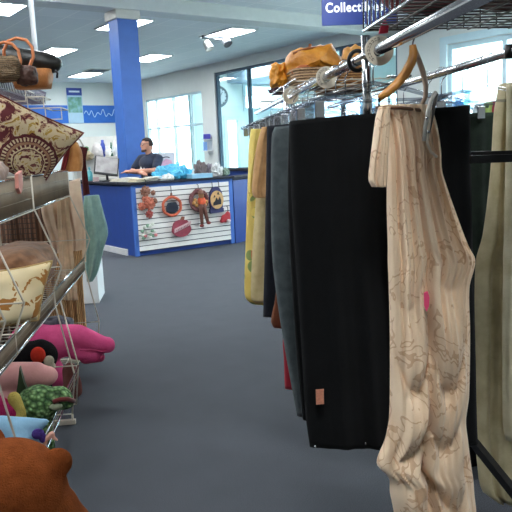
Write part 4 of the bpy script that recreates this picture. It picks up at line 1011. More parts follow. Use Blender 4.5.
# loose clip on ribbon at the dress shoulder
cl = thing('clip_hanger', 'silvery clip hanger dangling at the shoulder of the cream dress', 'hanger', V(432, 160, 1.72))
wb(MB().tube([V(436, 92, 1.72), V(431, 100, 1.715), V(428, 112, 1.71), V(425, 128, 1.71), V(424, 141, 1.712)], .0055, 8), 'arm', mat('clip_silver', (214, 208, 200), .35, .2, .1), cl)
wb(MB().tube([V(437, 94, 1.72), V(434, 106, 1.712), V(431, 122, 1.71), V(428, 134, 1.71)], .0045, 8), 'spring_arm', mat('clip_dark', (84, 78, 74), .35, .7, .1), cl)
wb(MB().tube([V(431, 110, 1.712), V(429, 128, 1.705), V(427, 143, 1.705), V(431, 152, 1.705), V(437, 157, 1.71)], .0035, 8), 'ribbon', fabric('ribbon_cream', (214, 200, 180)), cl)
for px, py in ((427, 118), (428.5, 132)): p = V(px, py, 1.7); wb(MB().ell((p.x, 1.7, p.z), .004, None, 8, 6), 'rivet', CHROME, cl)
# black fixture arm and brace in front of the ivory robe
bf = thing('display_fixture', 'black metal bar fixture crossing in front of the ivory robe', 'fixture', (.95, 1.66, 0))
wb(MB().tube([(.95, 1.66, .02), (.95, 1.66, 1.5)], .016, 12), 'post', BLACKM, bf)
pa = V(470.5, 159.5, 1.7)
wb(MB().bar((pa.x, 1.7, pa.z), (.96, 1.68, pa.z-.002), .02, .02), 'arm', BLACKM, bf)
pa, pb = V(472, 440, 2.1), V(512, 490, 1.86); d = (pb-pa)
wb(MB().bar(pa, pb+d*.55, .022, .03), 'brace', BLACKM, bf)
pe = pb+d*.55; wb(MB().bar(pe, (.95, 1.66, .45), .02, .02), 'brace_link', BLACKM, bf)
wb(MB().lathe([(.17, 0), (.17, .012), (.03, .03)], (.95, 1.66, 0), 24), 'base', BLACKM, bf)

# ------------------------------------------------------------------ wire display bins on the left
LR = thing('bin_rack', 'tiered wire bin rack lining the aisle with pillows and toys', 'rack', (-.95, 3.6, 0))
prof = [(-.78, 1.38), (-.78, 1.21), (-.665, .89), (-.715, .76), (-.715, .68), (-.645, .29), (-.675, .06)]
YS = (2.5, 2.9, 3.7, 4.88); XB = -1.28
for i, y in enumerate(YS):
    if i == 1: continue
    b = MB().tube([(x, y, z) for x, z in prof], .0045, 8)
    for z, x in ((1.38, -.78), (1.21, -.78), (.89, -.665), (.68, -.715), (.29, -.645), (.06, -.675)):
        if not (i == 2 and z == .29): b.tube([(x, y, z), (XB, y, z+.0)], .0035, 6)
    b.tube([(XB, y, 0), (XB, y, 1.83)], .011, 10)
    b.tube([(-.675, y, .06), (-.675, y, 0)], .006, 8)
    wb(b, 'side_frame', WIRE, LR)
for y in (2.81, ):                      # divider
    b = MB().tube([(x, y, z) for x, z in prof[1:5]], .0045, 8).tube([(-.665, y, .89), (-.95, y, .89)], .0035, 6).tube([(-.715, y, .76), (-.95, y, .76)], .0035, 6)
    wb(b, 'divider', WIRE, LR)
y = 3.85
wb(MB().tube([(x, y, z) for x, z in prof[4:]], .0045, 8).tube([(-.645, y, .29), (XB, y, .29)], .0035, 6).tube([(-.675, y, .06), (XB, y, .06)], .0035, 6), 'divider', WIRE, LR)
PANELW = mat('panel_wire_taupe', (140, 124, 104), .45, .1, .1)
def front(x0, z0, x1, z1, ya, yb, gap, name):
    b = MB(); n = int((yb-ya)/gap)
    for k in range(n+1):
        y = ya+(yb-ya)*k/n; b.tube([(x0, y, z0), (x1, y, z1)], .0024, 5)
    n = 3
    for k in range(1, n): f_ = k/n; b.tube([(x0+(x1-x0)*f_, ya, z0+(z1-z0)*f_), (x0+(x1-x0)*f_, yb, z0+(z1-z0)*f_)], .0016, 5)
    wb(b, name, PANELW, LR)
    b = MB()
    for x, z in ((x0, z0), (x1, z1)): b.tube([(x, ya, z), (x, yb, z)], .0055, 8)
    wb(b, name+'_rim', CHROME, LR)
for ya, yb in ((2.5, 3.67), (3.73, 4.88)):
    front(-.78, 1.38, -.78, 1.21, ya, yb, .016, 'upper_front'); front(-.715, .76, -.715, .68, ya, yb, .016, 'middle_front')
front(-.645, .29, -.66, .20, 2.5, 3.85, .45, 'lower_front')
def deck(z, xf, ya, yb):
    b = MB()
    for k in range(int((yb-ya)/.06)+1): b.tube([(xf, ya+.06*k, z), (XB, ya+.06*k, z)], .002, 5)
    for k in range(7): x = xf+(XB-xf)*k/6; b.tube([(x, ya, z-.003), (x, yb, z-.003)], .003, 6)
    wb(b, 'deck', WIRE, LR)
deck(1.205, -.78, 2.5, 4.88); deck(.675, -.715, 2.5, 4.88); deck(.06, -.78, 2.5, 4.88)
b = MB()
for k in range(int(2.38/.076)+1): b.tube([(XB, 2.5+.076*k, .06), (XB, 2.5+.076*k, 1.78)], .0022, 5)
for k in range(23): b.tube([(XB-.004, 2.5, .08+.076*k), (XB-.004, 4.88, .08+.076*k)], .0022, 5)
for k in range(8): b.tube([(XB+.036*k, 4.895, .7), (XB+.035*k, 4.895, 1.3)], .0022, 5)
for k in range(17): b.tube([(XB, 4.9, .7+.036*k), (XB+.252, 4.9, .7+.036*k)], .0022, 5)
wb(b, 'back_grid', mat('grid_dark', (62, 54, 50), .5, .4, .1), LR)
for y in (2.5, 3.7, 4.88): wb(MB().bar((XB, y, .015), (-.66, y, .015), .025, .025), 'foot', WIRE, LR)
# brown rug behind the bins
hang_rug = []
t = NT('umber_rug'); v = t.coord(); w_ = t.node('ShaderNodeTexWave', wave_type='BANDS', bands_direction='X'); w_.inputs['Scale'].default_value = 9; w_.inputs['Distortion'].default_value = 1.5; t.link(v, w_.inputs['Vector'])
t.link(t.ramp(w_.outputs[1], [(.2, lin((88, 62, 50))), (.8, lin((134, 100, 80)))]), t.b.inputs['Base Color']); t.b.inputs['Roughness'].default_value = .95; t.bump(t.noise(90, 3, v), .4, .006)
vs2 = []; fs2 = []; n = 80
for x in (-1.335, -1.31):
    for k in range(n+1):
        yy = 2.55+2.25*k/n; dx = .012*math.sin(yy*19)+.008*math.sin(yy*41)
        vs2 += [(-2.05+(yy-2.55)*.48, x+6.4+dx, .12), (-2.05+(yy-2.55)*.48, x+6.4+dx*.6, 1.5)]
K = 2*(n+1)
for k in range(n):
    q = 2*k; fs2 += [(q, q+2, q+3, q+1), (K+q, K+q+1, K+q+3, K+q+2), (q, K+q, K+q+2, q+2), (q+1, q+3, K+q+3, K+q+1)]
fs2 += [(0, 1, K+1, K), (2*n, K+2*n, K+2*n+1, 2*n+1)]
solo('hanging_rug', MB().add(vs2, fs2, True), t.m, 'umber striped rug hung against the end grid of the wire bins', 'rug')
# top basket
bt = thing('wire_basket', 'grey wire basket of handbags on top of the bin rack', 'basket', (-1.06, 3.4, 1.838))
b = MB(); x0, x1, y0, y1, z0, z1 = -1.29, -.88, 2.6, 4.88, 1.838, 1.91
for z, x in ((z0, -.9), (z1, -.88)): b.tube([(-1.29, y0, z), (x, y0, z), (x, y1, z), (-1.29, y1, z)], .0045, 6, True)
wb(b, 'rim', DARKWIRE, bt); b = MB()
for k in range(65):
    y = y0+(y1-y0)*k/64; b.tube([(-.9, y, z0), (-.88, y, z1)], .0026, 5)
for k in range(14):
    x = -1.29+.4*k/13
    for y in (y0, y1): b.tube([(x, y, z0), (x, y, z1)], .0024, 5)
wb(b, 'side_wires', DARKWIRE, bt); b = MB()
for k in range(46): y = y0+.05*k; b.tube([(-1.29, y, z0), (-.9, y, z0)], .0022, 5)
for k in range(6): x = -1.29+.078*k; b.tube([(x, y0, z0-.003), (x, y1, z0-.003)], .003, 5)
wb(b, 'base_wires', DARKWIRE, bt)
# handbags
ty = 3.95
def pv(px, py, y=ty): return V(px, py, y)
a, c = pv(34, 88), pv(54, 70)
tb = thing('tote_bag', 'tan tote with two tall hoop handles in the top basket', 'bag', (pv(35, 88).x, ty, z0+.004))
x0_, x1_ = pv(12, 80).x, pv(53, 80).x; zt_ = pv(45, 70).z; zb_0 = z0+.014
n = 28; vs = []; fs = []
for i, (f_, zz) in enumerate(((.84, zb_0), (.9, zb_0+.03), (.96, (zb_0+zt_)/2), (1, zt_), (.9, zt_))):
    for k in range(n):
        aa = 2*PI*k/n; cx = math.copysign(abs(math.cos(aa))**.5, math.cos(aa)); cy = math.copysign(abs(math.sin(aa))**.5, math.sin(aa))
        vs.append(Vector(((x0_+x1_)/2+(x1_-x0_)/2*f_*cx, ty+.1*f_*cy, zz)))
for a_ in range(4): fs += [(a_*n+k, a_*n+(k+1) % n, (a_+1)*n+(k+1) % n, (a_+1)*n+k) for k in range(n)]
fs += [tuple(range(n))[::-1], tuple(4*n+k for k in range(n))]
wb(MB().add(vs, fs, True), 'body', mat('tan_straw', (190, 122, 66), .6, 0, .12, 30, .4, 80), tb)
HM = mat('handle_orange', (206, 124, 76), .45, 0, .1, 20)
for (pts, yy) in ((((20, 72), (29, 68), (33.5, 57), (32, 47), (26, 40), (16, 38), (8, 41), (4, 50), (4, 62), (8, 72)), ty-.12), (((12, 74), (19.5, 71), (20.5, 60), (18, 50), (12, 44), (4, 42), (-5, 45), (-9, 56), (-8, 68), (-4, 76)), ty-.16)):
    wb(MB().tube([pv(a_, b_, yy) for a_, b_ in pts], .0085, 8), 'handle', HM, tb)
# black duffel on top
p0, p1 = pv(-12, 57), pv(58, 64)
db = thing('duffel_bag', 'soft black bag lying across the tan tote', 'bag', (pv(30, 70).x, ty, pv(30, 71).z))
b = MB(); N_ = 14
cs_ = [(-14, 57.5, .052), (-6, 57, .066), (6, 58, .068), (20, 60, .064), (34, 61.5, .06), (46, 63, .058), (54, 64.5, .05), (59, 66, .036), (61, 67.5, .015)]
for k in range(3): pass
b.tube([pv(a_, b_, ty+.02) for a_, b_, _ in cs_], [r_ for _, _, r_ in cs_], 18)
wb(b, 'body', mat('black_leather', (26, 26, 24), .4, 0, .2, 18, .4, 18), db)
wb(MB().tube([pv(55, 70, ty-.02), pv(57.5, 73, ty-.02), pv(57, 78, ty-.02)], .006, 8), 'zip_pull', mat('zip_dark', (40, 40, 44), .4, .4, 0), db)
p = pv(27, 80, ty-.2); lump('brown_pouch', (p.x, ty-.2, 1.9), (.055, .045, .05), mat('dark_brown_leather', (72, 44, 34), .55, 0, .25, 30, .4, 50), 'round dark brown pouch in front of the tan tote', 'pouch', 8, .15)
p = pv(2, 69, ty-.25); lump('woven_purse', (p.x, ty-.25, p.z), (.09, .05, .065), wicker('woven_olive', (84, 66, 44), (138, 112, 80), 1.5), 'olive brown woven purse beside the hoop handles', 'purse', 5, .12)
# small white-framed wire trays behind the pillow
p = pv(16, 95, 4.3)
b = MB()
for px_, py_ in ((9, 90), (27, 97), (45, 108)):
    q0, q1 = pv(px_, py_, 4.25), pv(px_+17, py_+11, 4.25)
    b.tube([(q0.x, 4.25, q1.z), (q0.x, 4.25, q0.z), (q1.x, 4.25, q0.z), (q1.x, 4.25, q1.z)], .005, 6, True)
    b.tube([(q0.x, 4.25, q0.z), (q0.x, 4.5, q0.z), (q1.x, 4.5, q0.z), (q1.x, 4.25, q0.z)], .004, 6)
solo('wire_tray', b, WIRE, 'pale wire frame tray behind the patterned pillow', 'tray')

# pillows
def pillow(name, label, R_, T_, Bp, puff, m, piping=None, center_off=(0, 0)):
    R_, T_, Bp = Vector(R_), Vector(T_), Vector(Bp); e1, e2 = T_-R_, Bp-R_; nrm = e1.cross(e2).normalized()
    if nrm.dot(CAM-R_) < 0: nrm = -nrm
    cen = R_+e1*.5+e2*.5
    ex = e1.normalized(); ez = (-e2).normalized(); ez = (ez-ex*ez.dot(ex)).normalized(); nr = ez.cross(ex)
    M = Matrix((ex, -nrm if True else nr, ez)).transposed().to_4x4()
    r = thing(name, label, 'pillow', cen)
    n = 28; vs = []; fs = []
    W, Hh = e1.length, e2.length
    for side in (1, -1):
        for i in range(n+1):
            for j in range(n+1):
                u, w = i/n*2-1, j/n*2-1
                h = puff*.5*((1-u**4)*(1-w**4))**.55*(1+.08*noise.noise(Vector((u*2.5, w*2.5, side))))
                pin = 1-.06*(1-u*u)*(abs(w)**3); pin2 = 1-.06*(1-w*w)*(abs(u)**3)
                vs.append(e1*(u*.5*pin2)-e2*(w*.5*pin)+nrm*(h*side))
    K = (n+1)**2
    for s in range(2):
        for i in range(n):
            for j in range(n): q = s*K+i*(n+1)+j; fs.append((q, q+1, q+n+2, q+n+1))
    o = MB().add(vs, fs, True).build('cover', m, r)
    ring = [vs[j] for j in range(n+1)]+[vs[i*(n+1)+n] for i in range(1, n+1)]+[vs[n*(n+1)+j] for j in range(n-1, -1, -1)]+[vs[i*(n+1)] for i in range(n-1, 0, -1)]
    MB().tube(ring, .006, 6, True).build('piping', piping or m, r)
    return r, ex, ez, nrm
def tapestry(ctr, ex, ez):
    t = NT('tapestry'); v = t.coord()
    sub = t.node('ShaderNodeVectorMath', operation='SUBTRACT'); t.link(v, sub.inputs[0]); sub.inputs[1].default_value = ctr
    def dot(a):
        n = t.node('ShaderNodeVectorMath', operation='DOT_PRODUCT'); t.link(sub.outputs[0], n.inputs[0]); n.inputs[1].default_value = a; return n.outputs['Value']
    X, Z = dot(ex), dot(ez)
    d = t.math('SQRT', t.math('ADD', t.math('MULTIPLY', X, X), t.math('MULTIPLY', Z, Z)))
    ang = t.math('ARCTAN2', X, Z); tick = t.math('GREATER_THAN', t.math('SINE', t.math('MULTIPLY', ang, 44)), .1)
    nn = t.noise(30, 3, v, .6)
    dd = t.math('MULTIPLY', t.math('ADD', d, t.math('MULTIPLY', t.math('SUBTRACT', nn, .5), .022)), 3.8)
    cr, bu, go, tn, mv = lin((226, 206, 168)), lin((98, 36, 42)), lin((192, 152, 70)), lin((176, 132, 104)), lin((140, 84, 74))
    fl = t.ramp(t.noise(19, 3, v, .6, .7), [(.36, bu), (.43, mv), (.47, cr), (.57, go), (.62, cr)], 'CONSTANT')
    out = t.ramp(t.noise(15, 4, v, .6, .9), [(.30, bu), (.43, tn), (.47, cr), (.60, go), (.66, bu)], 'CONSTANT')
    band = t.ramp(dd, [(0, cr), (.29, bu), (.32, cr), (.345, bu), (.40, tn), (.46, bu), (.475, cr), (.56, bu), (.62, bu)], 'CONSTANT')
    tk = t.math('MULTIPLY', t.math('MULTIPLY', t.math('GREATER_THAN', dd, .475), t.math('LESS_THAN', dd, .56)), tick)
    dots = t.math('MULTIPLY', t.math('MULTIPLY', t.math('GREATER_THAN', dd, .345), t.math('LESS_THAN', dd, .40)), t.math('GREATER_THAN', t.math('SINE', t.math('MULTIPLY', ang, 26)), .45))
    band = t.mix(tk, band, bu); band = t.mix(dots, band, cr)
    c = t.mix(t.math('LESS_THAN', dd, .29), t.mix(t.math('GREATER_THAN', dd, .62), band, out), fl)
    t.link(c, t.b.inputs['Base Color']); t.b.inputs['Roughness'].default_value = .85; t.bump(t.noise(150, 2), .3, .004); return t.m
TAP = {}
TAPM = fabric('tap_tmp', (200, 180, 150))
Rp = V(83.5, 133, 4.05); Tp = V(-5, 92, 3.9); Bq = V(47, 180, 4.08); Bp = Rp+(Bq-Rp)*1.14
pr, ex, ez, nrm = pillow('patterned_pillow', 'large burgundy and cream tapestry pillow leaning out of the top bin', Rp, Tp, Bp, .17, TAPM, fabric('piping_burgundy', (120, 54, 52)))
d_ = ray(28, 159); mc = CAM+d_*((pr.location-CAM).dot(nrm)/d_.dot(nrm))-pr.location; TAPM = tapestry(mc, ex, ez)
pr.children[0].data.materials[0] = TAPM
bpy.data.materials.remove(MATS.pop('tap_tmp'))
t = NT('cream_gold'); v = t.coord(); f_ = t.math('GREATER_THAN', t.noise(11, 3, v, .6, 1.0), .55)
t.link(t.mix(f_, t.ramp(t.noise(5, 2, v), [(.3, lin((222, 198, 150))), (.7, lin((240, 222, 182)))]), lin((176, 118, 52))), t.b.inputs['Base Color']); t.b.inputs['Roughness'].default_value = .8
Rp = V(52, 261, 3.22); Tp = V(-22, 274, 3.05); Bp = V(38, 320, 3.12)
pillow('cream_pillow', 'cream pillow with gold brush pattern in the middle wire bin', Rp, Tp, Bp, .13, t.m, fabric('cream_piping', (206, 170, 112)))
# soft goods in the bins
p = V(15, 168, 3.35); lump('taupe_cloth', (-.955, 3.3, 1.365), (.12, .26, .115), fabric('taupe', (176, 144, 126)), 'taupe folded blanket in front of the patterned pillow', 'blanket', 12, .2)
p = V(16, 158, 3.2); solo('red_label', crumple(MB(), (-.9, 3.22, 1.475), (.055, .05, .04), 8, .2, 3), fabric('coral_red', (196, 74, 70)), 'small coral red cloth lying on the taupe blanket', 'cloth')
q = [V(a_, b_, 3.2) for a_, b_ in ((22, 180), (37, 176), (38, 184), (34, 191), (27, 193), (22, 188))]
b = MB()
vs = [Vector((-.765-.0, 0, 0))]*0
b2 = MB(); 
pr_ = [(V(a_, b_, 3.3)) for a_, b_ in ((23, 174), (39, 170), (38.5, 184), (34, 191), (28, 193.5), (22, 188))]
n = len(pr_); vs = [Vector((-.772, p.y+(p.x+.74)*1.2, p.z)) for p in pr_]+[Vector((-.755, p.y+(p.x+.74)*1.2, p.z)) for p in pr_]
b2.add(vs, [tuple(range(n)), tuple(range(2*n-1, n-1, -1))]+[(i, i+n, (i+1) % n+n, (i+1) % n) for i in range(n)], False)
solo('pink_cloth', b2, fabric('salmon_pink', (226, 150, 136)), 'salmon pink cloth tongue hanging over the upper wire bin front', 'cloth')
lump('striped_blanket', (-1.14, 3.0, 1.31), (.1, .4, .09), fabric('brown_stripe', (120, 100, 78), (86, 70, 54), 40), 'brown blanket lying in the near upper wire bin', 'blanket', 14, .08)
lump('grey_blanket', (-1.02, 4.4, 1.31), (.2, .4, .09), fabric('grey_taupe', (128, 122, 116), (98, 92, 88), 20), 'grey blanket lying in the far upper wire bin', 'blanket', 15, .08)
lump('brown_blanket', (-1.1, 3.0, .83), (.15, .4, .13), fabric('umber', (104, 78, 60), (78, 56, 42), 20), 'umber folded blanket behind the cream pillow', 'blanket', 16, .08)
lump('rust_blanket', (-1.03, 4.3, .82), (.2, .42, .125), fabric('rust_tan', (142, 98, 66), (112, 76, 50), 20), 'rusty tan folded blanket in the far middle bin', 'blanket', 17, .08)
# hanging tan throw with fringe past the bins
def hang(rows, y, thick, folds, amp, seed, m, name, parent): return wb(cloth(rows, y, thick, folds, amp, seed, 40, 40), name, m, parent)
th_ = thing('fringed_throw', 'pale beige throw with tawny fringe hanging at the end of the bin rack', 'throw', V(70, 326, 4.99))
hang([(40, 190, 80, 178), (42, 215, 84, 214), (50, 240, 86, 240), (52, 262, 86, 262)], 4.99, .07, 4, .012, 1, fabric('beige_throw', (244, 220, 194), (230, 200, 170), 12), 'throw', th_)
t = NT('tawny_fringe'); v = t.coord(); w_ = t.node('ShaderNodeTexWave', wave_type='BANDS', bands_direction='X'); w_.inputs['Scale'].default_value = 28; w_.inputs['Distortion'].default_value = 2.5; t.link(v, w_.inputs['Vector'])
t.link(t.ramp(w_.outputs[1], [(.2, lin((176, 128, 80))), (.8, lin((234, 186, 134)))]), t.b.inputs['Base Color']); t.b.inputs['Roughness'].default_value = .9; t.bump(w_.outputs[1], .8, .01)
hang([(44, 255, 82, 250), (46, 285, 83, 285), (48, 326, 87, 330)], 4.97, .08, 6, .012, 2, t.m, 'fringe', th_)
hang([(57, 190, 66, 182), (58, 240, 72, 240), (62, 300, 78, 300)], 4.925, .03, 2, .006, 3, fabric('tawny_band', (236, 204, 168)), 'edge_band', th_)
# tan leather satchel hanging + dark red strap with teal bag
lb = thing('leather_satchel', 'tan leather satchel hanging at the end of the upper bin', 'bag', V(70, 172, 4.94))
hang([(70, 139, 78, 143), (66, 152, 82, 152), (63, 165, 83, 163), (62, 172, 82, 171)], 4.96, .07, 1, .01, 2, fabric('satchel_tan', (196, 140, 84), (170, 112, 62), 14), 'body', lb)
hang([(66, 145, 71, 140), (63, 158, 69, 156), (60, 172, 65, 172)], 4.92, .02, 1, .004, 1, fabric('satchel_red', (126, 34, 36)), 'red_edge', lb)
tq = thing('teal_bag', 'soft teal cloth bag hung by a dark red strap over the counter', 'bag', V(95, 280, 5.1))
hang([(84, 196, 99, 195), (83, 210, 103, 210), (84, 240, 108, 232), (85, 262, 104, 248), (86, 272, 98, 272), (87, 281, 93, 281)], 5.1, .08, 2, .012, 1.5, fabric('teal_cloth', (150, 186, 178), (132, 166, 160), 18), 'bag_body', tq)
hang([(80, 146, 88, 148), (81, 160, 86, 160), (82, 180, 88, 178), (83, 196, 90, 194)], 5.09, .02, 1, .003, 1, fabric('strap_maroon', (84, 36, 38), (66, 26, 30), 20), 'strap', tq)
q = V(84, 147, 5.09); wb(MB().tube([(q.x, 5.09, q.z), (q.x, 4.9, q.z+.05), (XB+.3, 4.68, q.z+.12), (XB, 4.66, q.z+.1)], .005, 8), 'hook_arm', WIRE, tq)
# straw hat / khaki flap next to the strap
lump('khaki_hat', (V(82, 158, 5.0).x-.02, 5.3, V(82, 156, 5.3).z), (.06, .07, .035), fabric('khaki', (190, 172, 138)), 'khaki cloth hat peeking past the satchel', 'hat', 21, .2)
# white pedestal behind
p = onz(100.5, 303, 0); a = onz(88, 312, 0)
wp = thing('white_pedestal', 'plain white display pedestal standing on the carpet behind the teal bag', 'pedestal', (p.x-.24, p.y+.25, 0))
MB().box((0, 0, .42), (.46, .5, .84), None, .006).build('block', WHITE, wp); MB().box((0, 0, .85), (.5, .54, .03), None, .004).build('top', WHITE, wp)

# ------------------------------------------------------------------ plush toys in the floor bin
def fur(name, c, c2, sc_=60, bump=.7, sheen=.6):
    t = NT(name); v = t.coord(); t.link(t.ramp(t.noise(sc_*.25, 5, v, .65), [(.3, lin(c2)), (.7, lin(c))]), t.b.inputs['Base Color'])
    t.b.inputs['Roughness'].default_value = .95; t.b.inputs['Specular IOR Level'].default_value = .1; t.b.inputs['Sheen Weight'].default_value = sheen; t.b.inputs['Sheen Tint'].default_value = lin(c)
    t.bump(t.noise(sc_*3, 4, v, .6), bump, .012); return t.m
def plush(name, label, base, mb, m, vox=.012, sm=6, cat='plush toy'):
    r = thing(name, label, cat, base); remesh(wb(mb, 'body', m, r), vox, sm); return r
# pink long-nosed toy
y = 4.1; P = lambda px, py, yy=4.1: V(px, py, yy)
b = MB(); b.cap(P(30, 344), .13, P(58, 342), .1); b.cap(P(58, 338), .085, P(78, 336), .072); b.cap(P(78, 336), .072, P(104, 345), .05); b.ell(P(108, 345), (.045, .05, .05)); b.cap(P(76, 350), .06, P(95, 355), .045); b.cap(P(40, 365), .12, (-.86, 4.1, .16), .1)
PINK = fur('pink_plush', (232, 98, 150), (206, 72, 126), 30, .2, .5)
r = plush('plush_animal', 'hot pink plush animal with a long snout poking out of the floor bin', (-.86, 4.1, .06), b, PINK, .012, 5)
wb(MB().cap(P(86, 357), .042, P(100, 357), .03), 'lower_jaw', mat('deep_pink', (190, 60, 108), .8, 0, .1), r)
a, c = P(62, 338, 3.98), P(106, 353, 4.02)
wb(MB().tube([P(80, 350, 4.02), P(90, 349.5, 4.035), P(104, 352, 4.055), P(111, 348, 4.08)], .004, 6), 'mouth_seam', mat('deep_pink', (190, 60, 108)), r)
# grey blanket edge above pink
lump('grey_shawl', (V(50, 333, 4.5).x, 4.45, .34), (.16, .12, .1), fabric('mottled_grey', (108, 106, 118), (76, 74, 84), 30), 'mottled grey shawl behind the hot pink toy', 'shawl', 30, .2)
# black and red toy
b = MB(); P = lambda px, py, yy=3.75: V(px, py, yy); b.cap(P(18, 356), .08, P(42, 356), .09); b.cap(P(30, 372), .1, (-.85, 3.75, .15), .08); b.ell(P(40, 346), (.05, .05, .04))
r = plush('plush_toy', 'black plush toy with a red-orange face beside the pink one', (-.85, 3.75, .06), b, fur('black_plush', (28, 26, 28), (18, 18, 20)), .012)
wb(MB().ell(P(38, 355, 3.66), (.04, .03, .045)), 'red_face', fur('red_plush', (226, 70, 50), (196, 48, 38)), r)
wb(MB().ell(P(49, 361, 3.66), (.028, .025, .03)).ell(P(52, 366, 3.66), (.02, .02, .02)), 'white_tuft', fur('white_plush', (206, 200, 176), (180, 172, 150)), r)
# pale pink toy
b = MB(); P = lambda px, py, yy=3.35: V(px, py, yy); b.cap(P(4, 376), .07, P(36, 374), .062); b.ell(P(46, 376), (.06, .06, .05)); b.cap(P(10, 400), .07, (-.82, 3.35, .14), .07)
r = plush('plush_pig', 'pale pink smooth plush lying above the green knitted toy', (-.82, 3.35, .06), b, fur('pale_pink_plush', (226, 168, 164), (208, 148, 146), 20, .15), .011)
wb(MB().prism([(-.03, 0), (.03, .0), (.012, .06), (0, .14), (-.016, .06)], .03, Matrix.Translation(P(23, 394, 3.25))), 'felt_leaf', fabric('felt_green', (54, 70, 44)), r)
# green shaggy knit
b = MB(); P = lambda px, py, yy=3.1: V(px, py, yy)
b.ell(P(38, 403), (.1, .1, .085)); b.ell(P(58, 398), (.065, .07, .055)); b.ell(P(28, 410), (.07, .08, .07)); b.ell(P(66, 402), (.04, .05, .035)); b.cap(P(36, 418), .07, (-.72, 3.1, .13), .065)
t = NT('green_knit'); v = t.coord(); vo = t.node('ShaderNodeTexVoronoi'); vo.inputs['Scale'].default_value = 46; t.link(v, vo.inputs['Vector'])
t.link(t.ramp(vo.outputs['Distance'], [(.1, lin((150, 184, 124))), (.5, lin((84, 120, 68))), (.8, lin((52, 78, 46)))]), t.b.inputs['Base Color']); t.b.inputs['Roughness'].default_value = .95
bp = t.node('ShaderNodeBump'); bp.invert = True; bp.inputs['Strength'].default_value = 1; bp.inputs['Distance'].default_value = .02; t.link(vo.outputs['Distance'], bp.inputs['Height']); t.link(bp.outputs[0], t.b.inputs['Normal'])
r = plush('knitted_toy', 'green nubbly knitted toy with dark red mouth at the bin edge', (-.72, 3.1, .06), b, t.m, .012)
wb(MB().tube([P(53, 402, 3.02), P(60, 399.5, 3.025), P(67, 399, 3.045), P(74, 401, 3.08)], .011, 8), 'mouth', fabric('maroon_felt', (112, 44, 40)), r)
wb(MB().ell(P(56, 406.5, 3.03), (.03, .025, .015)), 'pale_chin', fabric('sage_felt', (150, 158, 128)), r)
# reddish toy leg under the pink snout
b = MB(); P = lambda px, py, yy=3.9: V(px, py, yy); b.cap(P(70, 368), .035, P(77, 384), .03); b.cap(P(77, 384), .03, P(79, 392), .022); b.cap(P(68, 370), .035, (-.7, 3.9, .12), .05)
plush('plush_leg_toy', 'dull reddish brown plush foot poking out under the pink toy', (-.7, 3.9, .06), b, fur('brick_plush', (130, 84, 78), (104, 62, 58)), .01)
# pale blue toy
b = MB(); P = lambda px, py, yy=2.72: V(px, py, yy); b.cap(P(0, 430), .06, P(34, 426), .035); b.cap(P(34, 426), .034, P(46, 422), .016); b.ell(P(20, 438), (.08, .07, .06)); b.cap(P(34, 438), .03, P(44, 446), .016); b.cap(P(10, 460), .07, (-.76, 2.74, .13), .06)
r = plush('plush_fish', 'light blue plush with a pointed fin just above the brown bear', (-.76, 2.74, .06), b, fur('sky_plush', (150, 192, 218), (126, 166, 196), 20, .2), .01)
wb(MB().ell(P(38, 434, 2.66), (.025, .02, .022)).ell(P(43, 438, 2.66), (.016, .015, .02)), 'violet_patch', fur('violet_plush', (84, 62, 138), (66, 46, 112)), r)
b = MB(); P = lambda px, py, yy=2.66: V(px, py, yy); b.cap(P(46, 439), .012, P(52, 434), .012); b.cap(P(50, 435), .01, P(57, 440), .006); b.cap(P(46, 439), .011, P(44, 447), .008)
plush('plush_hand', 'tiny pinkish plush hand sticking out between the blue toy and wires', P(50, 440), b, fur('peach_plush', (226, 176, 158), (206, 150, 134), 20, .2), .005, 3)
b = MB(); P = lambda px, py, yy=2.95: V(px, py, yy); b.cap(P(-6, 405), .05, P(10, 412), .045); b.cap(P(0, 420), .06, (-.8, 2.95, .12), .05)
plush('magenta_toy', 'magenta plush half buried between the pale pink and blue toys', (-.8, 2.95, .06), b, fur('magenta_plush', (170, 40, 90), (134, 28, 70)), .011)
b = MB(); P = lambda px, py, yy=2.95: V(px, py, yy); b.cap(P(14, 398), .03, P(20, 413), .028); b.cap(P(18, 420), .04, (-.72, 2.93, .1), .04)
plush('yellow_toy', 'mustard yellow plush sliver beside the green knitted toy', (-.72, 2.93, .06), b, fur('mustard_plush', (198, 176, 96), (166, 144, 70)), .009)
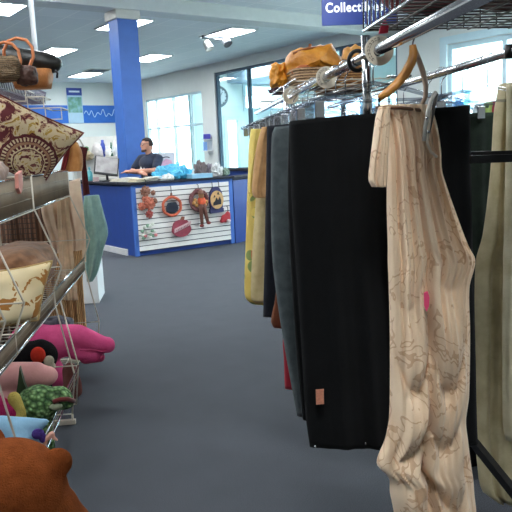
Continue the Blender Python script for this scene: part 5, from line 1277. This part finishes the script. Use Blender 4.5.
# big brown bear on the floor
y = 2.12; P = lambda px, py, yy=2.12: V(px, py, yy)
hc = P(10, 494)
b = MB(); b.ell(hc, (.185, .17, .18)); b.ell(P(42, 520), (.13, .13, .13)); b.ell(P(56, 540), (.13, .13, .14)); b.ell(hc+Vector((-.13, .03, -.03)), (.1, .11, .09)); b.ell(P(58, 462), (.05, .028, .05)); b.ell(hc+Vector((-.08, .12, .14)), (.05, .03, .05))
b.ell((hc.x+.03, 2.13, .15), (.2, .2, .19)); b.cap((hc.x+.12, 2.08, .25), .09, (hc.x+.2, 1.98, .1), .075); b.cap((hc.x-.1, 2.1, .25), .08, (hc.x-.2, 1.98, .1), .07)
b.cap((hc.x+.12, 2.2, .09), .085, (hc.x+.16, 2.4, .09), .08); b.cap((hc.x-.1, 2.2, .09), .085, (hc.x-.16, 2.38, .09), .08)
BEAR = fur('bear_fur', (158, 84, 40), (118, 58, 26), 70, 1, .4)
r = plush('plush_bear', 'big reddish brown plush bear with a round ear sitting on the carpet', (hc.x, 2.12, 0), b, BEAR, .011, 5)
m_ = mat('bear_nose', (24, 20, 20), .4, 0, 0)
wb(MB().ell(hc+Vector((-.225, .04, -.01)), (.022, .03, .02)), 'nose', m_, r)
for s in (-1, 1): wb(MB().ell(hc+Vector((-.15, .03+s*.065, .07)), .014, None, 10, 8), 'eye', m_, r)

# ------------------------------------------------------------------ light, world, camera
w = bpy.data.worlds.new('World'); sc.world = w; w.use_nodes = True
bg = w.node_tree.nodes['Background']; bg.inputs[0].default_value = (.80, .93, 1.0, 1); bg.inputs[1].default_value = 13.0
cam = bpy.data.cameras.new('Camera'); co = bpy.data.objects.new('Camera', cam); C.objects.link(co)
cam.sensor_width = 36; cam.lens = F/512*36; cam.clip_start = .05; cam.clip_end = 200
co.matrix_world = Matrix(((rt.x, up.x, -fw.x, CAM.x), (rt.y, up.y, -fw.y, CAM.y), (rt.z, up.z, -fw.z, CAM.z), (0, 0, 0, 1)))
sc.camera = co
vs_ = sc.view_settings; vs_.view_transform = 'Standard'; vs_.look = 'None'; vs_.gamma = 1; vs_.exposure = .45; vs_.use_curve_mapping = False
sc.cycles.use_denoising = True; sc.cycles.max_bounces = 8; sc.cycles.transparent_max_bounces = 16; sc.cycles.caustics_reflective = False; sc.cycles.caustics_refractive = False
